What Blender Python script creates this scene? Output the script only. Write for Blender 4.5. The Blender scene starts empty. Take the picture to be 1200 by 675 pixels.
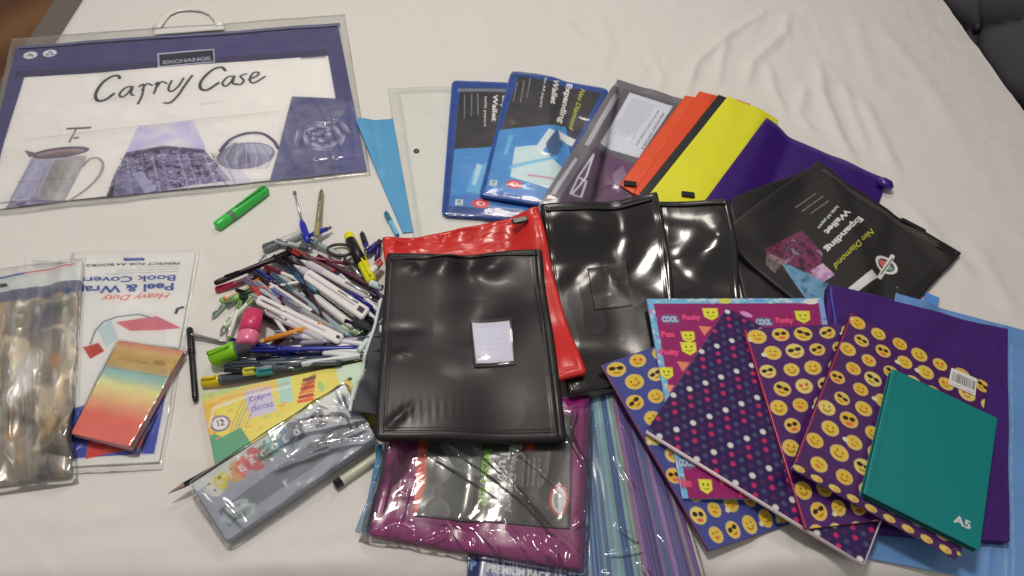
import bpy, math, random
import numpy as np
random.seed(7); RNG = np.random.default_rng(7)
SC = bpy.context.scene; COL = SC.collection
R = math.radians

# ------------------------------------------------------------------ camera
CAM_H, CAM_TH, CAM_ROLL, CAM_F = 0.816, R(53.99), R(6.78), 771.0     # height over the bed, pitch, roll, focal length in photo pixels
cd = bpy.data.cameras.new('camera'); cam = bpy.data.objects.new('camera', cd); COL.objects.link(cam)
from mathutils import Matrix, Vector
cam.matrix_world = Matrix.Translation((0, 0, CAM_H)) @ Matrix.Rotation(R(90) - CAM_TH, 4, 'X') @ Matrix.Rotation(CAM_ROLL, 4, 'Z')
cd.lens = CAM_F / 1200 * 36; cd.sensor_width = 36; cd.clip_start = 0.01; cd.clip_end = 50
SC.camera = cam
# ------------------------------------------------------------------ light
w = bpy.data.worlds.new('World'); SC.world = w; w.use_nodes = True
bg = w.node_tree.nodes['Background']; bg.inputs[0].default_value = (1.0, 0.93, 0.85, 1); bg.inputs[1].default_value = 0.265
for nm, loc, en, sz in (('ceiling_lamp', (-0.42, 0.95, 2.25), 23.5, 0.36), ('far_ceiling_lamp', (0.12, 2.25, 1.95), 8.0, 0.42)):
    ld = bpy.data.lights.new(nm, 'AREA'); ld.shape = 'DISK'; ld.size = sz; ld.energy = en; ld.color = (1.0, 0.915, 0.825)
    lamp = bpy.data.objects.new(nm, ld); COL.objects.link(lamp); lamp.location = loc
    lamp.rotation_euler = (Vector((0.0, 0.6, 0)) - Vector(loc)).to_track_quat('-Z', 'Y').to_euler()
SC.view_settings.view_transform = 'Standard'; SC.view_settings.look = 'None'; SC.view_settings.exposure = 0; SC.view_settings.gamma = 1

# ------------------------------------------------------------------ helpers: points, colours, noise
def P(px, py, z=0.0):
    x0 = (px - 600) / CAM_F; y0 = -(py - 337.5) / CAM_F
    c, s = math.cos(CAM_ROLL), math.sin(CAM_ROLL); x = c*x0 - s*y0; y = s*x0 + c*y0
    st, ct = math.sin(CAM_TH), math.cos(CAM_TH)
    dy = ct + y*st; dz = -st + y*ct; t = (z - CAM_H) / dz
    return np.array((x*t, dy*t))
KW = np.array((0.77, 0.70, 0.635))
def lin(c):
    c = np.asarray(c, float) / 255.0
    return np.where(c <= 0.04045, c/12.92, ((c + 0.055)/1.055)**2.4)
def alb(c): return np.clip(lin(c) / KW - 0.014, 0.004, 0.86)   # less the share the surface gloss adds
def vnoise(x, y, seed=0):
    x = np.asarray(x, float); y = np.asarray(y, float)
    xi = np.floor(x).astype(int); yi = np.floor(y).astype(int); fx = x - xi; fy = y - yi
    fx = fx*fx*(3 - 2*fx); fy = fy*fy*(3 - 2*fy)
    def h(a, b):
        n = (a*374761393 + b*668265263 + seed*974711) & 0x7fffffff
        n = ((n ^ (n >> 13)) * 1274126177) & 0x7fffffff
        return ((n ^ (n >> 16)) & 0xffff) / 65535.0
    return (h(xi, yi)*(1-fx) + h(xi+1, yi)*fx)*(1-fy) + (h(xi, yi+1)*(1-fx) + h(xi+1, yi+1)*fx)*fy
def fbm(x, y, seed=0, o=3):
    v = 0; a = 0.5
    for k in range(o): v = v + a*vnoise(x*2**k, y*2**k, seed + k*17); a *= 0.5
    return v
def ridged(x, y, seed=0): return 1 - np.abs(2*vnoise(x, y, seed) - 1)

# ------------------------------------------------------------------ helpers: materials
def mat(name, col=(200, 200, 200), rough=0.5, spec=0.5, metal=0.0, coat=0.0, bump=0.0, bscale=400, raw=None, var=0.06, alpha=1.0, trans=0.0, vcol=False, coatr=0.1):
    m = bpy.data.materials.new(name); m.use_nodes = True; nt = m.node_tree; n = nt.nodes; L = nt.links
    b = n['Principled BSDF']; c = raw if raw is not None else alb(col)
    tc = n.new('ShaderNodeTexCoord'); nz = n.new('ShaderNodeTexNoise'); nz.inputs['Scale'].default_value = 60; nz.inputs['Detail'].default_value = 3
    L.new(tc.outputs['Object'], nz.inputs['Vector'])
    mr = n.new('ShaderNodeMapRange'); mr.inputs['To Min'].default_value = 1 - var; mr.inputs['To Max'].default_value = 1 + var
    L.new(nz.outputs['Fac'], mr.inputs['Value'])
    mx = n.new('ShaderNodeVectorMath'); mx.operation = 'SCALE'
    if vcol:
        at = n.new('ShaderNodeVertexColor'); at.layer_name = 'print'; L.new(at.outputs['Color'], mx.inputs[0])
    else: mx.inputs[0].default_value = tuple(float(v) for v in c)
    L.new(mr.outputs['Result'], mx.inputs['Scale']); L.new(mx.outputs[0], b.inputs['Base Color'])
    b.inputs['Roughness'].default_value = rough; b.inputs['Specular IOR Level'].default_value = spec; b.inputs['Metallic'].default_value = metal
    b.inputs['Coat Weight'].default_value = coat; b.inputs['Coat Roughness'].default_value = coatr
    b.inputs['Alpha'].default_value = alpha; b.inputs['Transmission Weight'].default_value = trans
    if bump:
        nb = n.new('ShaderNodeTexNoise'); nb.inputs['Scale'].default_value = bscale; nb.inputs['Detail'].default_value = 4; L.new(tc.outputs['Object'], nb.inputs['Vector'])
        bp = n.new('ShaderNodeBump'); bp.inputs['Strength'].default_value = bump; bp.inputs['Distance'].default_value = 0.001
        L.new(nb.outputs['Fac'], bp.inputs['Height']); L.new(bp.outputs[0], b.inputs['Normal'])
    return m
def film_mat(name, tint=(1, 1, 1), haze=0.06, gloss=1.0, rough=0.12, hazecol=(0.8, 0.8, 0.8)):
    m = bpy.data.materials.new(name); m.use_nodes = True; nt = m.node_tree; n = nt.nodes; L = nt.links
    n.remove(n['Principled BSDF']); out = n['Material Output']
    tr = n.new('ShaderNodeBsdfTransparent'); tr.inputs[0].default_value = (*tint, 1)
    df = n.new('ShaderNodeBsdfDiffuse'); df.inputs[0].default_value = (*hazecol, 1)
    gl = n.new('ShaderNodeBsdfGlossy'); gl.inputs['Roughness'].default_value = rough; gl.inputs[0].default_value = (1, 1, 1, 1)
    fr = n.new('ShaderNodeFresnel'); fr.inputs[0].default_value = 1.5
    mu = n.new('ShaderNodeMath'); mu.operation = 'MULTIPLY'; mu.inputs[1].default_value = gloss; L.new(fr.outputs[0], mu.inputs[0])
    tc = n.new('ShaderNodeTexCoord'); nz = n.new('ShaderNodeTexNoise'); nz.inputs['Scale'].default_value = 25; L.new(tc.outputs['Object'], nz.inputs['Vector'])
    hz = n.new('ShaderNodeMath'); hz.operation = 'MULTIPLY'; hz.inputs[1].default_value = 2*haze; L.new(nz.outputs['Fac'], hz.inputs[0])
    m1 = n.new('ShaderNodeMixShader'); L.new(hz.outputs[0], m1.inputs[0]); L.new(tr.outputs[0], m1.inputs[1]); L.new(df.outputs[0], m1.inputs[2])
    m2 = n.new('ShaderNodeMixShader'); L.new(mu.outputs[0], m2.inputs[0]); L.new(m1.outputs[0], m2.inputs[1]); L.new(gl.outputs[0], m2.inputs[2])
    L.new(m2.outputs[0], out.inputs[0]); return m
_mc = {}
def plastic(c, rough=0.28, **k):
    key = (tuple(c), rough, tuple(sorted(k.items())))
    if key not in _mc: _mc[key] = mat('plastic', c, rough=rough, **k)
    return _mc[key]
PRINT = mat('printed_card', vcol=True, rough=0.45, var=0.04)
PRINT_GLOSS = mat('printed_gloss', vcol=True, rough=0.3, coat=0.5, coatr=0.15, var=0.04)
VINYL = mat('soft_vinyl', vcol=True, rough=0.30, spec=0.45, coat=0.12, coatr=0.12, var=0.05, bump=0.05, bscale=300)
VINYL_GLOSS = mat('glossy_vinyl', vcol=True, rough=0.2, spec=0.6, coat=0.3, coatr=0.1, var=0.05, bump=0.04, bscale=250)
VINYL_MATT = mat('matt_vinyl', vcol=True, rough=0.40, spec=0.38, coat=0.08, coatr=0.15, var=0.08, bump=0.08, bscale=500)
CLOTH = mat('woven_nylon', vcol=True, rough=0.8, var=0.12, bump=0.4, bscale=900)
FOIL = mat('crinkled_foil', vcol=True, rough=0.34, metal=0.3, coat=.4, var=0.08)
FILM = film_mat('clear_film', haze=0.03); FILM_W = film_mat('clear_wrap', haze=0.03, gloss=1.3, rough=0.1)
FILM_S = film_mat('shiny_wrap', haze=0.02, gloss=3.0, rough=0.14)
FILM_G = film_mat('cloudy_vinyl', tint=(0.93, 0.94, 0.93), haze=0.16, hazecol=(0.6, 0.62, 0.6))
FILM_B = film_mat('pale_blue_film', tint=(0.7, 0.85, 0.95), haze=0.2, hazecol=(0.35, 0.6, 0.8), gloss=1.3)

# ------------------------------------------------------------------ helpers: objects
def link(o, parent=None):
    COL.objects.link(o)
    if parent is not None: o.parent = parent
    return o
def thing(name, label, cat, loc=(0, 0, 0), group=None, kind=None):
    o = bpy.data.objects.new(name, None); o.empty_display_size = 0.02; COL.objects.link(o); o.location = loc
    o['label'] = label; o['category'] = cat
    if group: o['group'] = group
    if kind: o['kind'] = kind
    o['_l'] = list(loc); return o
def mesh_obj(name, co, faces, m, parent=None, cols=None, smooth=True, mats=None, midx=None):
    me = bpy.data.meshes.new(name); co = np.asarray(co, float)
    if parent is not None: co = co - np.array(parent['_l'])
    if isinstance(faces, np.ndarray):
        me.vertices.add(len(co)); me.vertices.foreach_set('co', co.ravel().astype(np.float32))
        nf, k = faces.shape; me.loops.add(nf*k); me.polygons.add(nf)
        me.loops.foreach_set('vertex_index', faces.ravel().astype(np.int32))
        me.polygons.foreach_set('loop_start', np.arange(0, nf*k, k, dtype=np.int32)); me.polygons.foreach_set('loop_total', np.full(nf, k, dtype=np.int32))
        me.update(calc_edges=True)
    else:
        me.from_pydata([tuple(v) for v in co], [], faces); me.update()
    me.polygons.foreach_set('use_smooth', np.full(len(me.polygons), smooth, dtype=bool))
    if cols is not None:
        at = me.color_attributes.new('print', 'FLOAT_COLOR', 'POINT')
        at.data.foreach_set('color', np.concatenate([cols, np.ones((len(cols), 1))], 1).astype(np.float32).ravel())
    for mm in (mats or [m]): me.materials.append(mm)
    if midx is not None: me.polygons.foreach_set('material_index', np.asarray(midx, np.int32))
    me.validate()
    return link(bpy.data.objects.new(name, me), parent)

# ------------------------------------------------------------------ height field of everything laid so far
HC = 0.002; HX0, HY0 = -1.3, 0.02; HNX, HNY = 1300, 900
HF = np.zeros((HNY, HNX))
def hidx(x, y): return np.clip(((np.asarray(y) - HY0)/HC).round().astype(int), 0, HNY-1), np.clip(((np.asarray(x) - HX0)/HC).round().astype(int), 0, HNX-1)
def mx1(a, r, ax):
    out = a.copy()
    step = 1; have = 0
    while have < r:
        s = min(step, r - have)
        o = out.copy()
        sl1 = [slice(None)]*2; sl2 = [slice(None)]*2; sl1[ax] = slice(s, None); sl2[ax] = slice(None, -s)
        o[tuple(sl2)] = np.maximum(o[tuple(sl2)], out[tuple(sl1)]); o[tuple(sl1)] = np.maximum(o[tuple(sl1)], out[tuple(sl2)])
        out = o; have += s; step = min(step*2, have + 1)
    return out
def bx1(a, r, ax):
    pad = [(0, 0), (0, 0)]; pad[ax] = (r+1, r); c = np.cumsum(np.pad(a, pad, mode='edge'), axis=ax); n = a.shape[ax]
    i1 = [slice(None)]*2; i0 = [slice(None)]*2; i1[ax] = slice(2*r+1, 2*r+1+n); i0[ax] = slice(0, n)
    return (c[tuple(i1)] - c[tuple(i0)]) / (2*r+1)
def drape(w4, rad):
    r = max(1, int(rad/HC)); m = rad*2 + 0.03
    j0, i0 = hidx(w4[:, 0].min()-m, w4[:, 1].min()-m); j1, i1 = hidx(w4[:, 0].max()+m, w4[:, 1].max()+m)
    sub = HF[j0:j1+1, i0:i1+1]
    s = mx1(mx1(sub, r, 0), r, 1); h = max(1, r//2)
    for _ in range(2): s = bx1(bx1(s, h, 0), h, 1)
    def S(x, y):
        fx = np.clip((np.asarray(x)-HX0)/HC - i0, 0, s.shape[1]-1.001); fy = np.clip((np.asarray(y)-HY0)/HC - j0, 0, s.shape[0]-1.001)
        xi = fx.astype(int); yi = fy.astype(int); fx = fx-xi; fy = fy-yi
        return (s[yi, xi]*(1-fx)+s[yi, xi+1]*fx)*(1-fy)+(s[yi+1, xi]*(1-fx)+s[yi+1, xi+1]*fx)*fy
    return S
def rest_plane(w4, n=40):
    s, t = np.meshgrid(np.linspace(0, 1, n), np.linspace(0, 1, n)); X, Y = bil(w4, s, t); j, i = hidx(X, Y); z = HF[j, i].ravel()
    xc, yc = X.mean(), Y.mean(); X = (X-xc).ravel(); Y = (Y-yc).ravel()
    A, B = np.meshgrid(np.linspace(-.35, .35, 29), np.linspace(-.35, .35, 29)); ca = cb = 0.0; sc = 1.0
    for _ in range(5):
        a = ca + A.ravel()*sc; b = cb + B.ravel()*sc
        g = (z[None] - a[:, None]*X[None] - b[:, None]*Y[None]).max(1); k = g.argmin(); ca, cb, sc = a[k], b[k], sc*0.2
    h = g[k]
    return lambda x, y: h + ca*(np.asarray(x)-xc) + cb*(np.asarray(y)-yc)
def bil(w4, s, t):
    a, b, c, d = w4                       # TL TR BR BL
    return tuple(a[k]*(1-s)*(1-t)+b[k]*s*(1-t)+c[k]*s*t+d[k]*(1-s)*t for k in (0, 1))
def put(x, y, z):
    j, i = hidx(x, y); np.maximum.at(HF, (j.ravel(), i.ravel()), np.asarray(z).ravel())
def solve(px4, mode, lift=0.0):
    """corners in the photo -> corners on whatever already lies there, plus the support surface"""
    px4 = list(px4); z = [0.0]*4
    for _ in range(4):
        w4 = [None if p is None else P(p[0], p[1], z[k]+lift) for k, p in enumerate(px4)]
        for k in range(4):
            if w4[k] is None: w4[k] = w4[(k+1) % 4] + w4[(k-1) % 4] - w4[(k+2) % 4]
        w4 = np.array(w4); S = rest_plane(w4) if mode == 'rigid' else drape(w4, mode)
        z = [float(S(*q)) for q in w4]
    return w4, S

# ------------------------------------------------------------------ canvas: a print laid out in millimetres, kept as vertex colours
_tc = {}
def text_tris(s, bold=0.0, shear=0.0):
    key = (s, bold, shear)
    if key not in _tc:
        cu = bpy.data.curves.new('t', 'FONT'); cu.body = s; cu.size = 1; cu.offset = bold; cu.shear = shear; cu.resolution_u = 3; cu.fill_mode = 'FRONT'
        ob = bpy.data.objects.new('t', cu); COL.objects.link(ob); dg = bpy.context.evaluated_depsgraph_get(); ev = ob.evaluated_get(dg); me = ev.to_mesh()
        me.calc_loop_triangles(); v = np.array([q.co[:2] for q in me.vertices]); tri = np.array([t.vertices[:] for t in me.loop_triangles])
        T = v[tri] if len(tri) else np.zeros((0, 3, 2)); ev.to_mesh_clear(); bpy.data.objects.remove(ob); bpy.data.curves.remove(cu)
        wd = T[..., 0].max() if len(T) else 1; _tc[key] = (T, wd)
    return _tc[key]
class Canvas:
    def __init__(s, W, H, cell, ss, px4):
        s.nx = max(2, int(round(W/cell))+1); s.ny = max(2, int(round(H/cell))+1); s.ss = ss; s.W, s.H = W, H
        s.ux = W/(s.nx-1); s.uy = H/(s.ny-1); s.a = np.zeros((s.ny*ss, s.nx*ss, 3)); s.a[:] = 0.5
        A = []; bb = []
        loc = [(0, 0), (W, 0), (W, H), (0, H)]
        for (x, y), (u, v) in zip(px4, loc):
            A.append([x, y, 1, 0, 0, 0, -u*x, -u*y]); bb.append(u); A.append([0, 0, 0, x, y, 1, -v*x, -v*y]); bb.append(v)
        h = np.linalg.solve(np.array(A, float), np.array(bb, float)); s.Hm = np.append(h, 1).reshape(3, 3)
        s.XX = (np.arange(s.nx*ss)+.5)/ss*s.ux - s.ux/2; s.YY = (np.arange(s.ny*ss)+.5)/ss*s.uy - s.uy/2
    def q(s, pts):                        # photo pixels -> mm on this item
        pts = np.atleast_2d(np.array(pts, float)); o = np.c_[pts, np.ones(len(pts))] @ s.Hm.T; return o[:, :2]/o[:, 2:]
    def q1(s, x, y): return s.q([(x, y)])[0]
    def fill(s, c): s.a[:] = alb(c)
    def _box(s, lo, hi):
        i0, i1 = np.searchsorted(s.XX, [lo[0], hi[0]]); j0, j1 = np.searchsorted(s.YY, [lo[1], hi[1]]); return slice(j0, min(j1+1, len(s.YY))), slice(i0, min(i1+1, len(s.XX)))
    def blend(s, b, mask, c, al=1.0):
        m = (np.asarray(mask, float)*al)[..., None]; s.a[b] = s.a[b]*(1-m) + (alb(c) if not isinstance(c, np.ndarray) or c.ndim == 1 else c)*m
    def poly(s, pts, c, al=1.0):
        pts = np.asarray(pts, float); b = s._box(pts.min(0), pts.max(0)); X, Y = np.meshgrid(s.XX[b[1]], s.YY[b[0]])
        if X.size == 0: return
        ins = np.zeros(X.shape, bool); n = len(pts)
        for k in range(n):
            (x1, y1), (x2, y2) = pts[k], pts[(k+1) % n]
            if y1 == y2: continue
            ins ^= ((y1 > Y) != (y2 > Y)) & (X < (x2-x1)*(Y-y1)/(y2-y1)+x1)
        s.blend(b, ins, c, al)
    def ppoly(s, pts, c, al=1.0): s.poly(s.q(pts), c, al)
    def rect(s, x0, y0, x1, y1, c, al=1.0): s.poly([(x0, y0), (x1, y0), (x1, y1), (x0, y1)], c, al)
    def ell(s, x, y, rx, ry, c, al=1.0, rot=0.0, soft=0):
        r = max(rx, ry); b = s._box((x-r, y-r), (x+r, y+r)); X, Y = np.meshgrid(s.XX[b[1]]-x, s.YY[b[0]]-y)
        if X.size == 0: return
        cr, sr = math.cos(rot), math.sin(rot); d = np.hypot((X*cr+Y*sr)/rx, (-X*sr+Y*cr)/ry); s.blend(b, np.clip((1-d)/soft, 0, 1) if soft else d < 1, c, al)
    def line(s, pts, wd, c, al=1.0):
        pts = np.asarray(pts, float)
        for a, d in zip(pts[:-1], pts[1:]):
            lo = np.minimum(a, d)-wd; hi = np.maximum(a, d)+wd; b = s._box(lo, hi); X, Y = np.meshgrid(s.XX[b[1]], s.YY[b[0]])
            if X.size == 0: continue
            e = d-a; L2 = max(e@e, 1e-9); t = np.clip(((X-a[0])*e[0]+(Y-a[1])*e[1])/L2, 0, 1)
            s.blend(b, np.hypot(X-a[0]-t*e[0], Y-a[1]-t*e[1]) < wd/2, c, al)
    def pline(s, pts, wd, c, al=1.0): s.line(s.q(pts), wd, c, al)
    def text(s, txt, p0, p1, hgt, c, bold=0.0, shear=0.0, al=1.0, fit=True, align=0.0):
        """txt along local p0->p1 (mm), letters hgt mm tall"""
        T, wd = text_tris(txt, bold, shear)
        p0 = np.asarray(p0, float); p1 = np.asarray(p1, float); e = p1-p0; L = np.hypot(*e); e = e/L; up = np.array((e[1], -e[0]))
        sy = hgt/0.7; sx = L/wd if fit else sy
        V = p0 + T[..., :1]*sx*e + T[..., 1:]*sy*up
        for t in V:
            lo = t.min(0); hi = t.max(0); b = s._box(lo, hi); X, Y = np.meshgrid(s.XX[b[1]], s.YY[b[0]])
            if X.size == 0: continue
            (x1, y1), (x2, y2), (x3, y3) = t; d1 = (X-x2)*(y1-y2)-(x1-x2)*(Y-y2); d2 = (X-x3)*(y2-y3)-(x2-x3)*(Y-y3); d3 = (X-x1)*(y3-y1)-(x3-x1)*(Y-y1)
            ins = ~(((d1 < 0) | (d2 < 0) | (d3 < 0)) & ((d1 > 0) | (d2 > 0) | (d3 > 0))); s.blend(b, ins, c, al)
    def ptext(s, txt, a, b, hgt, c, **k): q = s.q([a, b]); s.text(txt, q[0], q[1], hgt, c, **k)
    def nfill(s, pts, pal, sc, seed=0, al=1.0, st=(1, 1), px=True):
        """blotchy fill of a region from a palette, like a soft printed photograph"""
        pts = s.q(pts) if px else np.asarray(pts, float); b = s._box(pts.min(0), pts.max(0)); X, Y = np.meshgrid(s.XX[b[1]], s.YY[b[0]])
        if X.size == 0: return
        n = np.clip((fbm(X/sc/st[0]+.6*vnoise(X/sc*.7, Y/sc*.7, seed+3), Y/sc/st[1], seed)/.875-.5)*1.9+.5, 0, .999)*(len(pal)-1); k = n.astype(int); f = (n-k)[..., None]; A = np.array([alb(p) for p in pal]); C = A[k]*(1-f)+A[np.minimum(k+1, len(pal)-1)]*f
        ins = np.zeros(X.shape, bool); m = len(pts)
        for i in range(m):
            (x1, y1), (x2, y2) = pts[i], pts[(i+1) % m]
            if y1 != y2: ins ^= ((y1 > Y) != (y2 > Y)) & (X < (x2-x1)*(Y-y1)/(y2-y1)+x1)
        s.blend(b, ins, C, al)
    def noise(s, sc, amt, seed=0, stretch=(1, 1), c=None):
        X, Y = np.meshgrid(s.XX/sc/stretch[0], s.YY/sc/stretch[1]); n = fbm(X, Y, seed)/0.875
        if c is None: s.a *= (1+amt*(2*n-1))[..., None]
        else: m = np.clip((n-0.5)*4+.0, 0, 1)[..., None]*amt; s.a[:] = s.a*(1-m)+alb(c)*m
    def cols(s):
        a = s.a.reshape(s.ny, s.ss, s.nx, s.ss, 3).mean((1, 3)); return np.clip(a, 0, 0.9).reshape(-1, 3)

def sheet(name, px4, draw=None, m=None, thick=0.002, mode=0.01, cell=1.6, ss=2, puff=0.0, puff_r=12, wrinkle=None, round_mm=0.0, parent=None, hem=0.0, gap=0.0004, update=True, w4S=None, lift=0.0, edge_col=None, zoff=0.0):
    """a thin solid lying on what is under it. px4 = TL TR BR BL of the thing's own face, in photo pixels"""
    w4, S = w4S if w4S else solve(px4, mode, thick + lift)
    W = 500*(np.hypot(*(w4[1]-w4[0]))+np.hypot(*(w4[2]-w4[3]))); H = 500*(np.hypot(*(w4[3]-w4[0]))+np.hypot(*(w4[2]-w4[1])))
    px = list(px4)
    if any(p is None for p in px): px = [unP(*q) if p is None else p for p, q in zip(px, w4)]
    c = Canvas(W, H, cell, ss, px)
    if draw: draw(c)
    U, V = np.meshgrid(np.linspace(0, W, c.nx), np.linspace(0, H, c.ny))
    if round_mm:
        r = round_mm
        for cx, cy, sx, sy in ((r, r, -1, -1), (W-r, r, 1, -1), (W-r, H-r, 1, 1), (r, H-r, -1, 1)):
            dx = (U-cx)*sx; dy = (V-cy)*sy; k = (dx > 0) & (dy > 0); d = np.hypot(dx, dy); mxd = np.maximum(dx, dy)
            f = np.where(k & (d > 0), mxd/np.maximum(d, 1e-9), 1.0); U = np.where(k, cx+sx*dx*f, U); V = np.where(k, cy+sy*dy*f, V)
    X, Y = bil(w4, U/W, V/H)
    d = np.minimum(np.minimum(U, W-U), np.minimum(V, H-V)); zz = S(X, Y)+gap+thick+zoff
    if puff: e = np.clip(d/puff_r, 0, 1); zz = zz + puff*np.sqrt(np.clip(1-(1-e)**2, 0, 1))
    if hem: zz = zz - hem*np.exp(-((d-9)/1.3)**2) - .5*hem*np.exp(-((d-12.5)/1.0)**2)
    if wrinkle is not None: zz = zz + wrinkle(U, V, W, H)*np.clip(d/4, 0, 1)
    nx, ny = c.nx, c.ny; top = np.stack([X, Y, zz], -1).reshape(-1, 3)
    I = np.arange(nx*ny).reshape(ny, nx)
    ring = np.concatenate([I[0, :-1], I[:-1, -1], I[-1, :0:-1], I[:0:-1, 0]])
    low = top[ring].copy(); low[:, 2] = np.maximum(S(low[:, 0], low[:, 1])+gap+zoff, low[:, 2]-thick-puff*0.0); nr = len(ring); li = np.arange(nr)+nx*ny
    f1 = np.stack([I[:-1, :-1], I[1:, :-1], I[1:, 1:], I[:-1, 1:]], -1).reshape(-1, 4)
    n2 = np.roll(ring, -1); l2 = np.roll(li, -1); f2 = np.stack([ring, n2, l2, li], -1)
    cc = c.cols(); ec = cc[ring] if edge_col is None else np.tile(alb(edge_col), (nr, 1))
    o = mesh_obj(name, np.r_[top, low], np.r_[f1, f2], m or PRINT, parent, cols=np.r_[cc, ec])
    if update:
        put(X, Y, zz)
        if cell > 1.7: put((X[1:, 1:]+X[:-1, :-1])/2, (Y[1:, 1:]+Y[:-1, :-1])/2, np.maximum(zz[1:, 1:], zz[:-1, :-1]))
    return o
def unP(x, y, z=0.0):
    st, ct = math.sin(CAM_TH), math.cos(CAM_TH); dx, dy, dz = x, y, z-CAM_H
    fw = dy*ct - dz*st; up = dy*st + dz*ct; a, b = dx/fw, up/fw; c, s = math.cos(CAM_ROLL), math.sin(CAM_ROLL)
    return (600 + CAM_F*(c*a+s*b), 337.5 - CAM_F*(-s*a+c*b))
def tents(q, lines, base_fn=None):
    """creases in film or vinyl: (x0, y0, x1, y1, height mm, width mm) along photo points"""
    memo = {}
    def f(U, V, W, H):
        if 'c' not in memo:
            A = []; bb = []
            for (x, y), (u, v) in zip(q, [(0, 0), (W, 0), (W, H), (0, H)]):
                A.append([x, y, 1, 0, 0, 0, -u*x, -u*y]); bb.append(u); A.append([0, 0, 0, x, y, 1, -v*x, -v*y]); bb.append(v)
            memo['c'] = np.append(np.linalg.solve(np.array(A, float), np.array(bb, float)), 1).reshape(3, 3)
        z = base_fn(U, V, W, H) if base_fn else 0*U
        for (x0, y0, x1, y1, h, wd) in lines:
            p = np.array([(x0, y0, 1), (x1, y1, 1)]) @ memo['c'].T; a, d = p[:, :2]/p[:, 2:]; e = d-a; t = ((U-a[0])*e[0]+(V-a[1])*e[1])/(e@e); tc_ = np.clip(t, 0, 1)
            dd = np.hypot(U-a[0]-tc_*e[0], V-a[1]-tc_*e[1]) + 1.5*(vnoise(U/18, V/18, int(x0))-.5); z = z+h*.001*np.exp(-(dd/wd)**2)*np.clip(4*tc_*(1-tc_)+.15, 0, 1)
        return z
    return f
def spl(pts):
    pts = np.array(pts, float); out = [pts[0]]
    for i in range(len(pts)-1):
        p0 = pts[max(i-1, 0)]; p1 = pts[i]; p2 = pts[i+1]; p3 = pts[min(i+2, len(pts)-1)]
        for t in np.linspace(.17, 1, 6): out.append(.5*(2*p1+(p2-p0)*t+(2*p0-5*p1+4*p2-p3)*t*t+(3*p1-p0-3*p2+p3)*t**3))
    return out
def slab(name, w4, S, z0, z1, m, parent, inset=0.0, bev=0.0006, update=False):
    """rigid block between heights z0 and z1 above the rest plane, edges slightly rounded"""
    c = w4.mean(0); rings = []
    def ring(ins, z):
        out = []
        for k in range(4):
            p = w4[k]; a = w4[k-1]-p; b = w4[(k+1) % 4]-p; a = a/np.hypot(*a); b = b/np.hypot(*b); q = p+(a+b)*ins
            for e in (a, b): r_ = q+e*bev*2; out.append((r_[0], r_[1], float(S(*r_))+z))
        return out
    rings = [ring(inset+bev, z0), ring(inset, z0+bev), ring(inset, z1-bev), ring(inset+bev, z1)]
    co = [v for r_ in rings for v in r_]; f = []
    for k in range(3):
        for i in range(8): j = (i+1) % 8; f.append((k*8+i, k*8+j, k*8+8+j, k*8+8+i))
    f.append(tuple(range(24, 32))); f.append(tuple(range(7, -1, -1)))
    o = mesh_obj(name, co, f, m, parent, smooth=False)
    if update:
        s, t = np.meshgrid(np.linspace(0, 1, 200), np.linspace(0, 1, 200)); X, Y = bil(w4, s, t); put(X, Y, S(X, Y)+z1)
    return o
def tube(name, pts, rad, m, parent=None, n=12, cap=True, flat=1.0):
    """round section swept through 3-D points; rad may vary per point"""
    pts = [Vector(p) for p in pts]; rad = [rad]*len(pts) if np.isscalar(rad) else rad; co = []; f = []
    for k, p in enumerate(pts):
        t = (pts[min(k+1, len(pts)-1)]-pts[max(k-1, 0)]).normalized(); s = t.cross(Vector((0, 0, 1)))
        if s.length < 1e-4: s = Vector((1, 0, 0))
        s.normalize(); u = s.cross(t).normalized()
        for i in range(n): a = 2*math.pi*i/n; co.append(p+s*math.cos(a)*rad[k]+u*math.sin(a)*rad[k]*flat)
    for k in range(len(pts)-1):
        for i in range(n): j = (i+1) % n; f.append((k*n+i, k*n+j, (k+1)*n+j, (k+1)*n+i))
    if cap: f.append(tuple(range(n-1, -1, -1))); f.append(tuple(range((len(pts)-1)*n, len(pts)*n)))
    return mesh_obj(name, [tuple(v) for v in co], f, m, parent)
def box_at(name, c, ax, ay, sx, sy, z0, z1, m, parent=None, b=0.0008):
    """bevelled block: centre c (xy), unit axes, half sizes, heights"""
    co = []; f = []; ax = np.array(ax); ay = np.array(ay)
    for ins, z in ((b, z0), (0, z0+b), (0, z1-b), (b, z1)):
        for (i, j) in ((-1, -1), (1, -1), (1, 1), (-1, 1)):
            for k in (0, 1):
                q = np.array((i*(sx-ins), j*(sy-ins)))
                first = ((i*j > 0) == (k == 0)); q = q - (np.array((i*b, 0)) if not first else np.array((0, j*b)))
                v = np.array(c)+ax*q[0]+ay*q[1]; co.append((v[0], v[1], z))
    for k in range(3):
        for i in range(8): j = (i+1) % 8; f.append((k*8+i, k*8+j, k*8+8+j, k*8+8+i))
    f.append(tuple(range(24, 32))); f.append(tuple(range(7, -1, -1)))
    return mesh_obj(name, co, f, m, parent, smooth=False)
def base(px4):
    p = [q for q in px4 if q]; x = sum(q[0] for q in p)/len(p); y = sum(q[1] for q in p)/len(p); w_ = P(x, y); return (float(w_[0]), float(w_[1]), 0.0)
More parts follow.
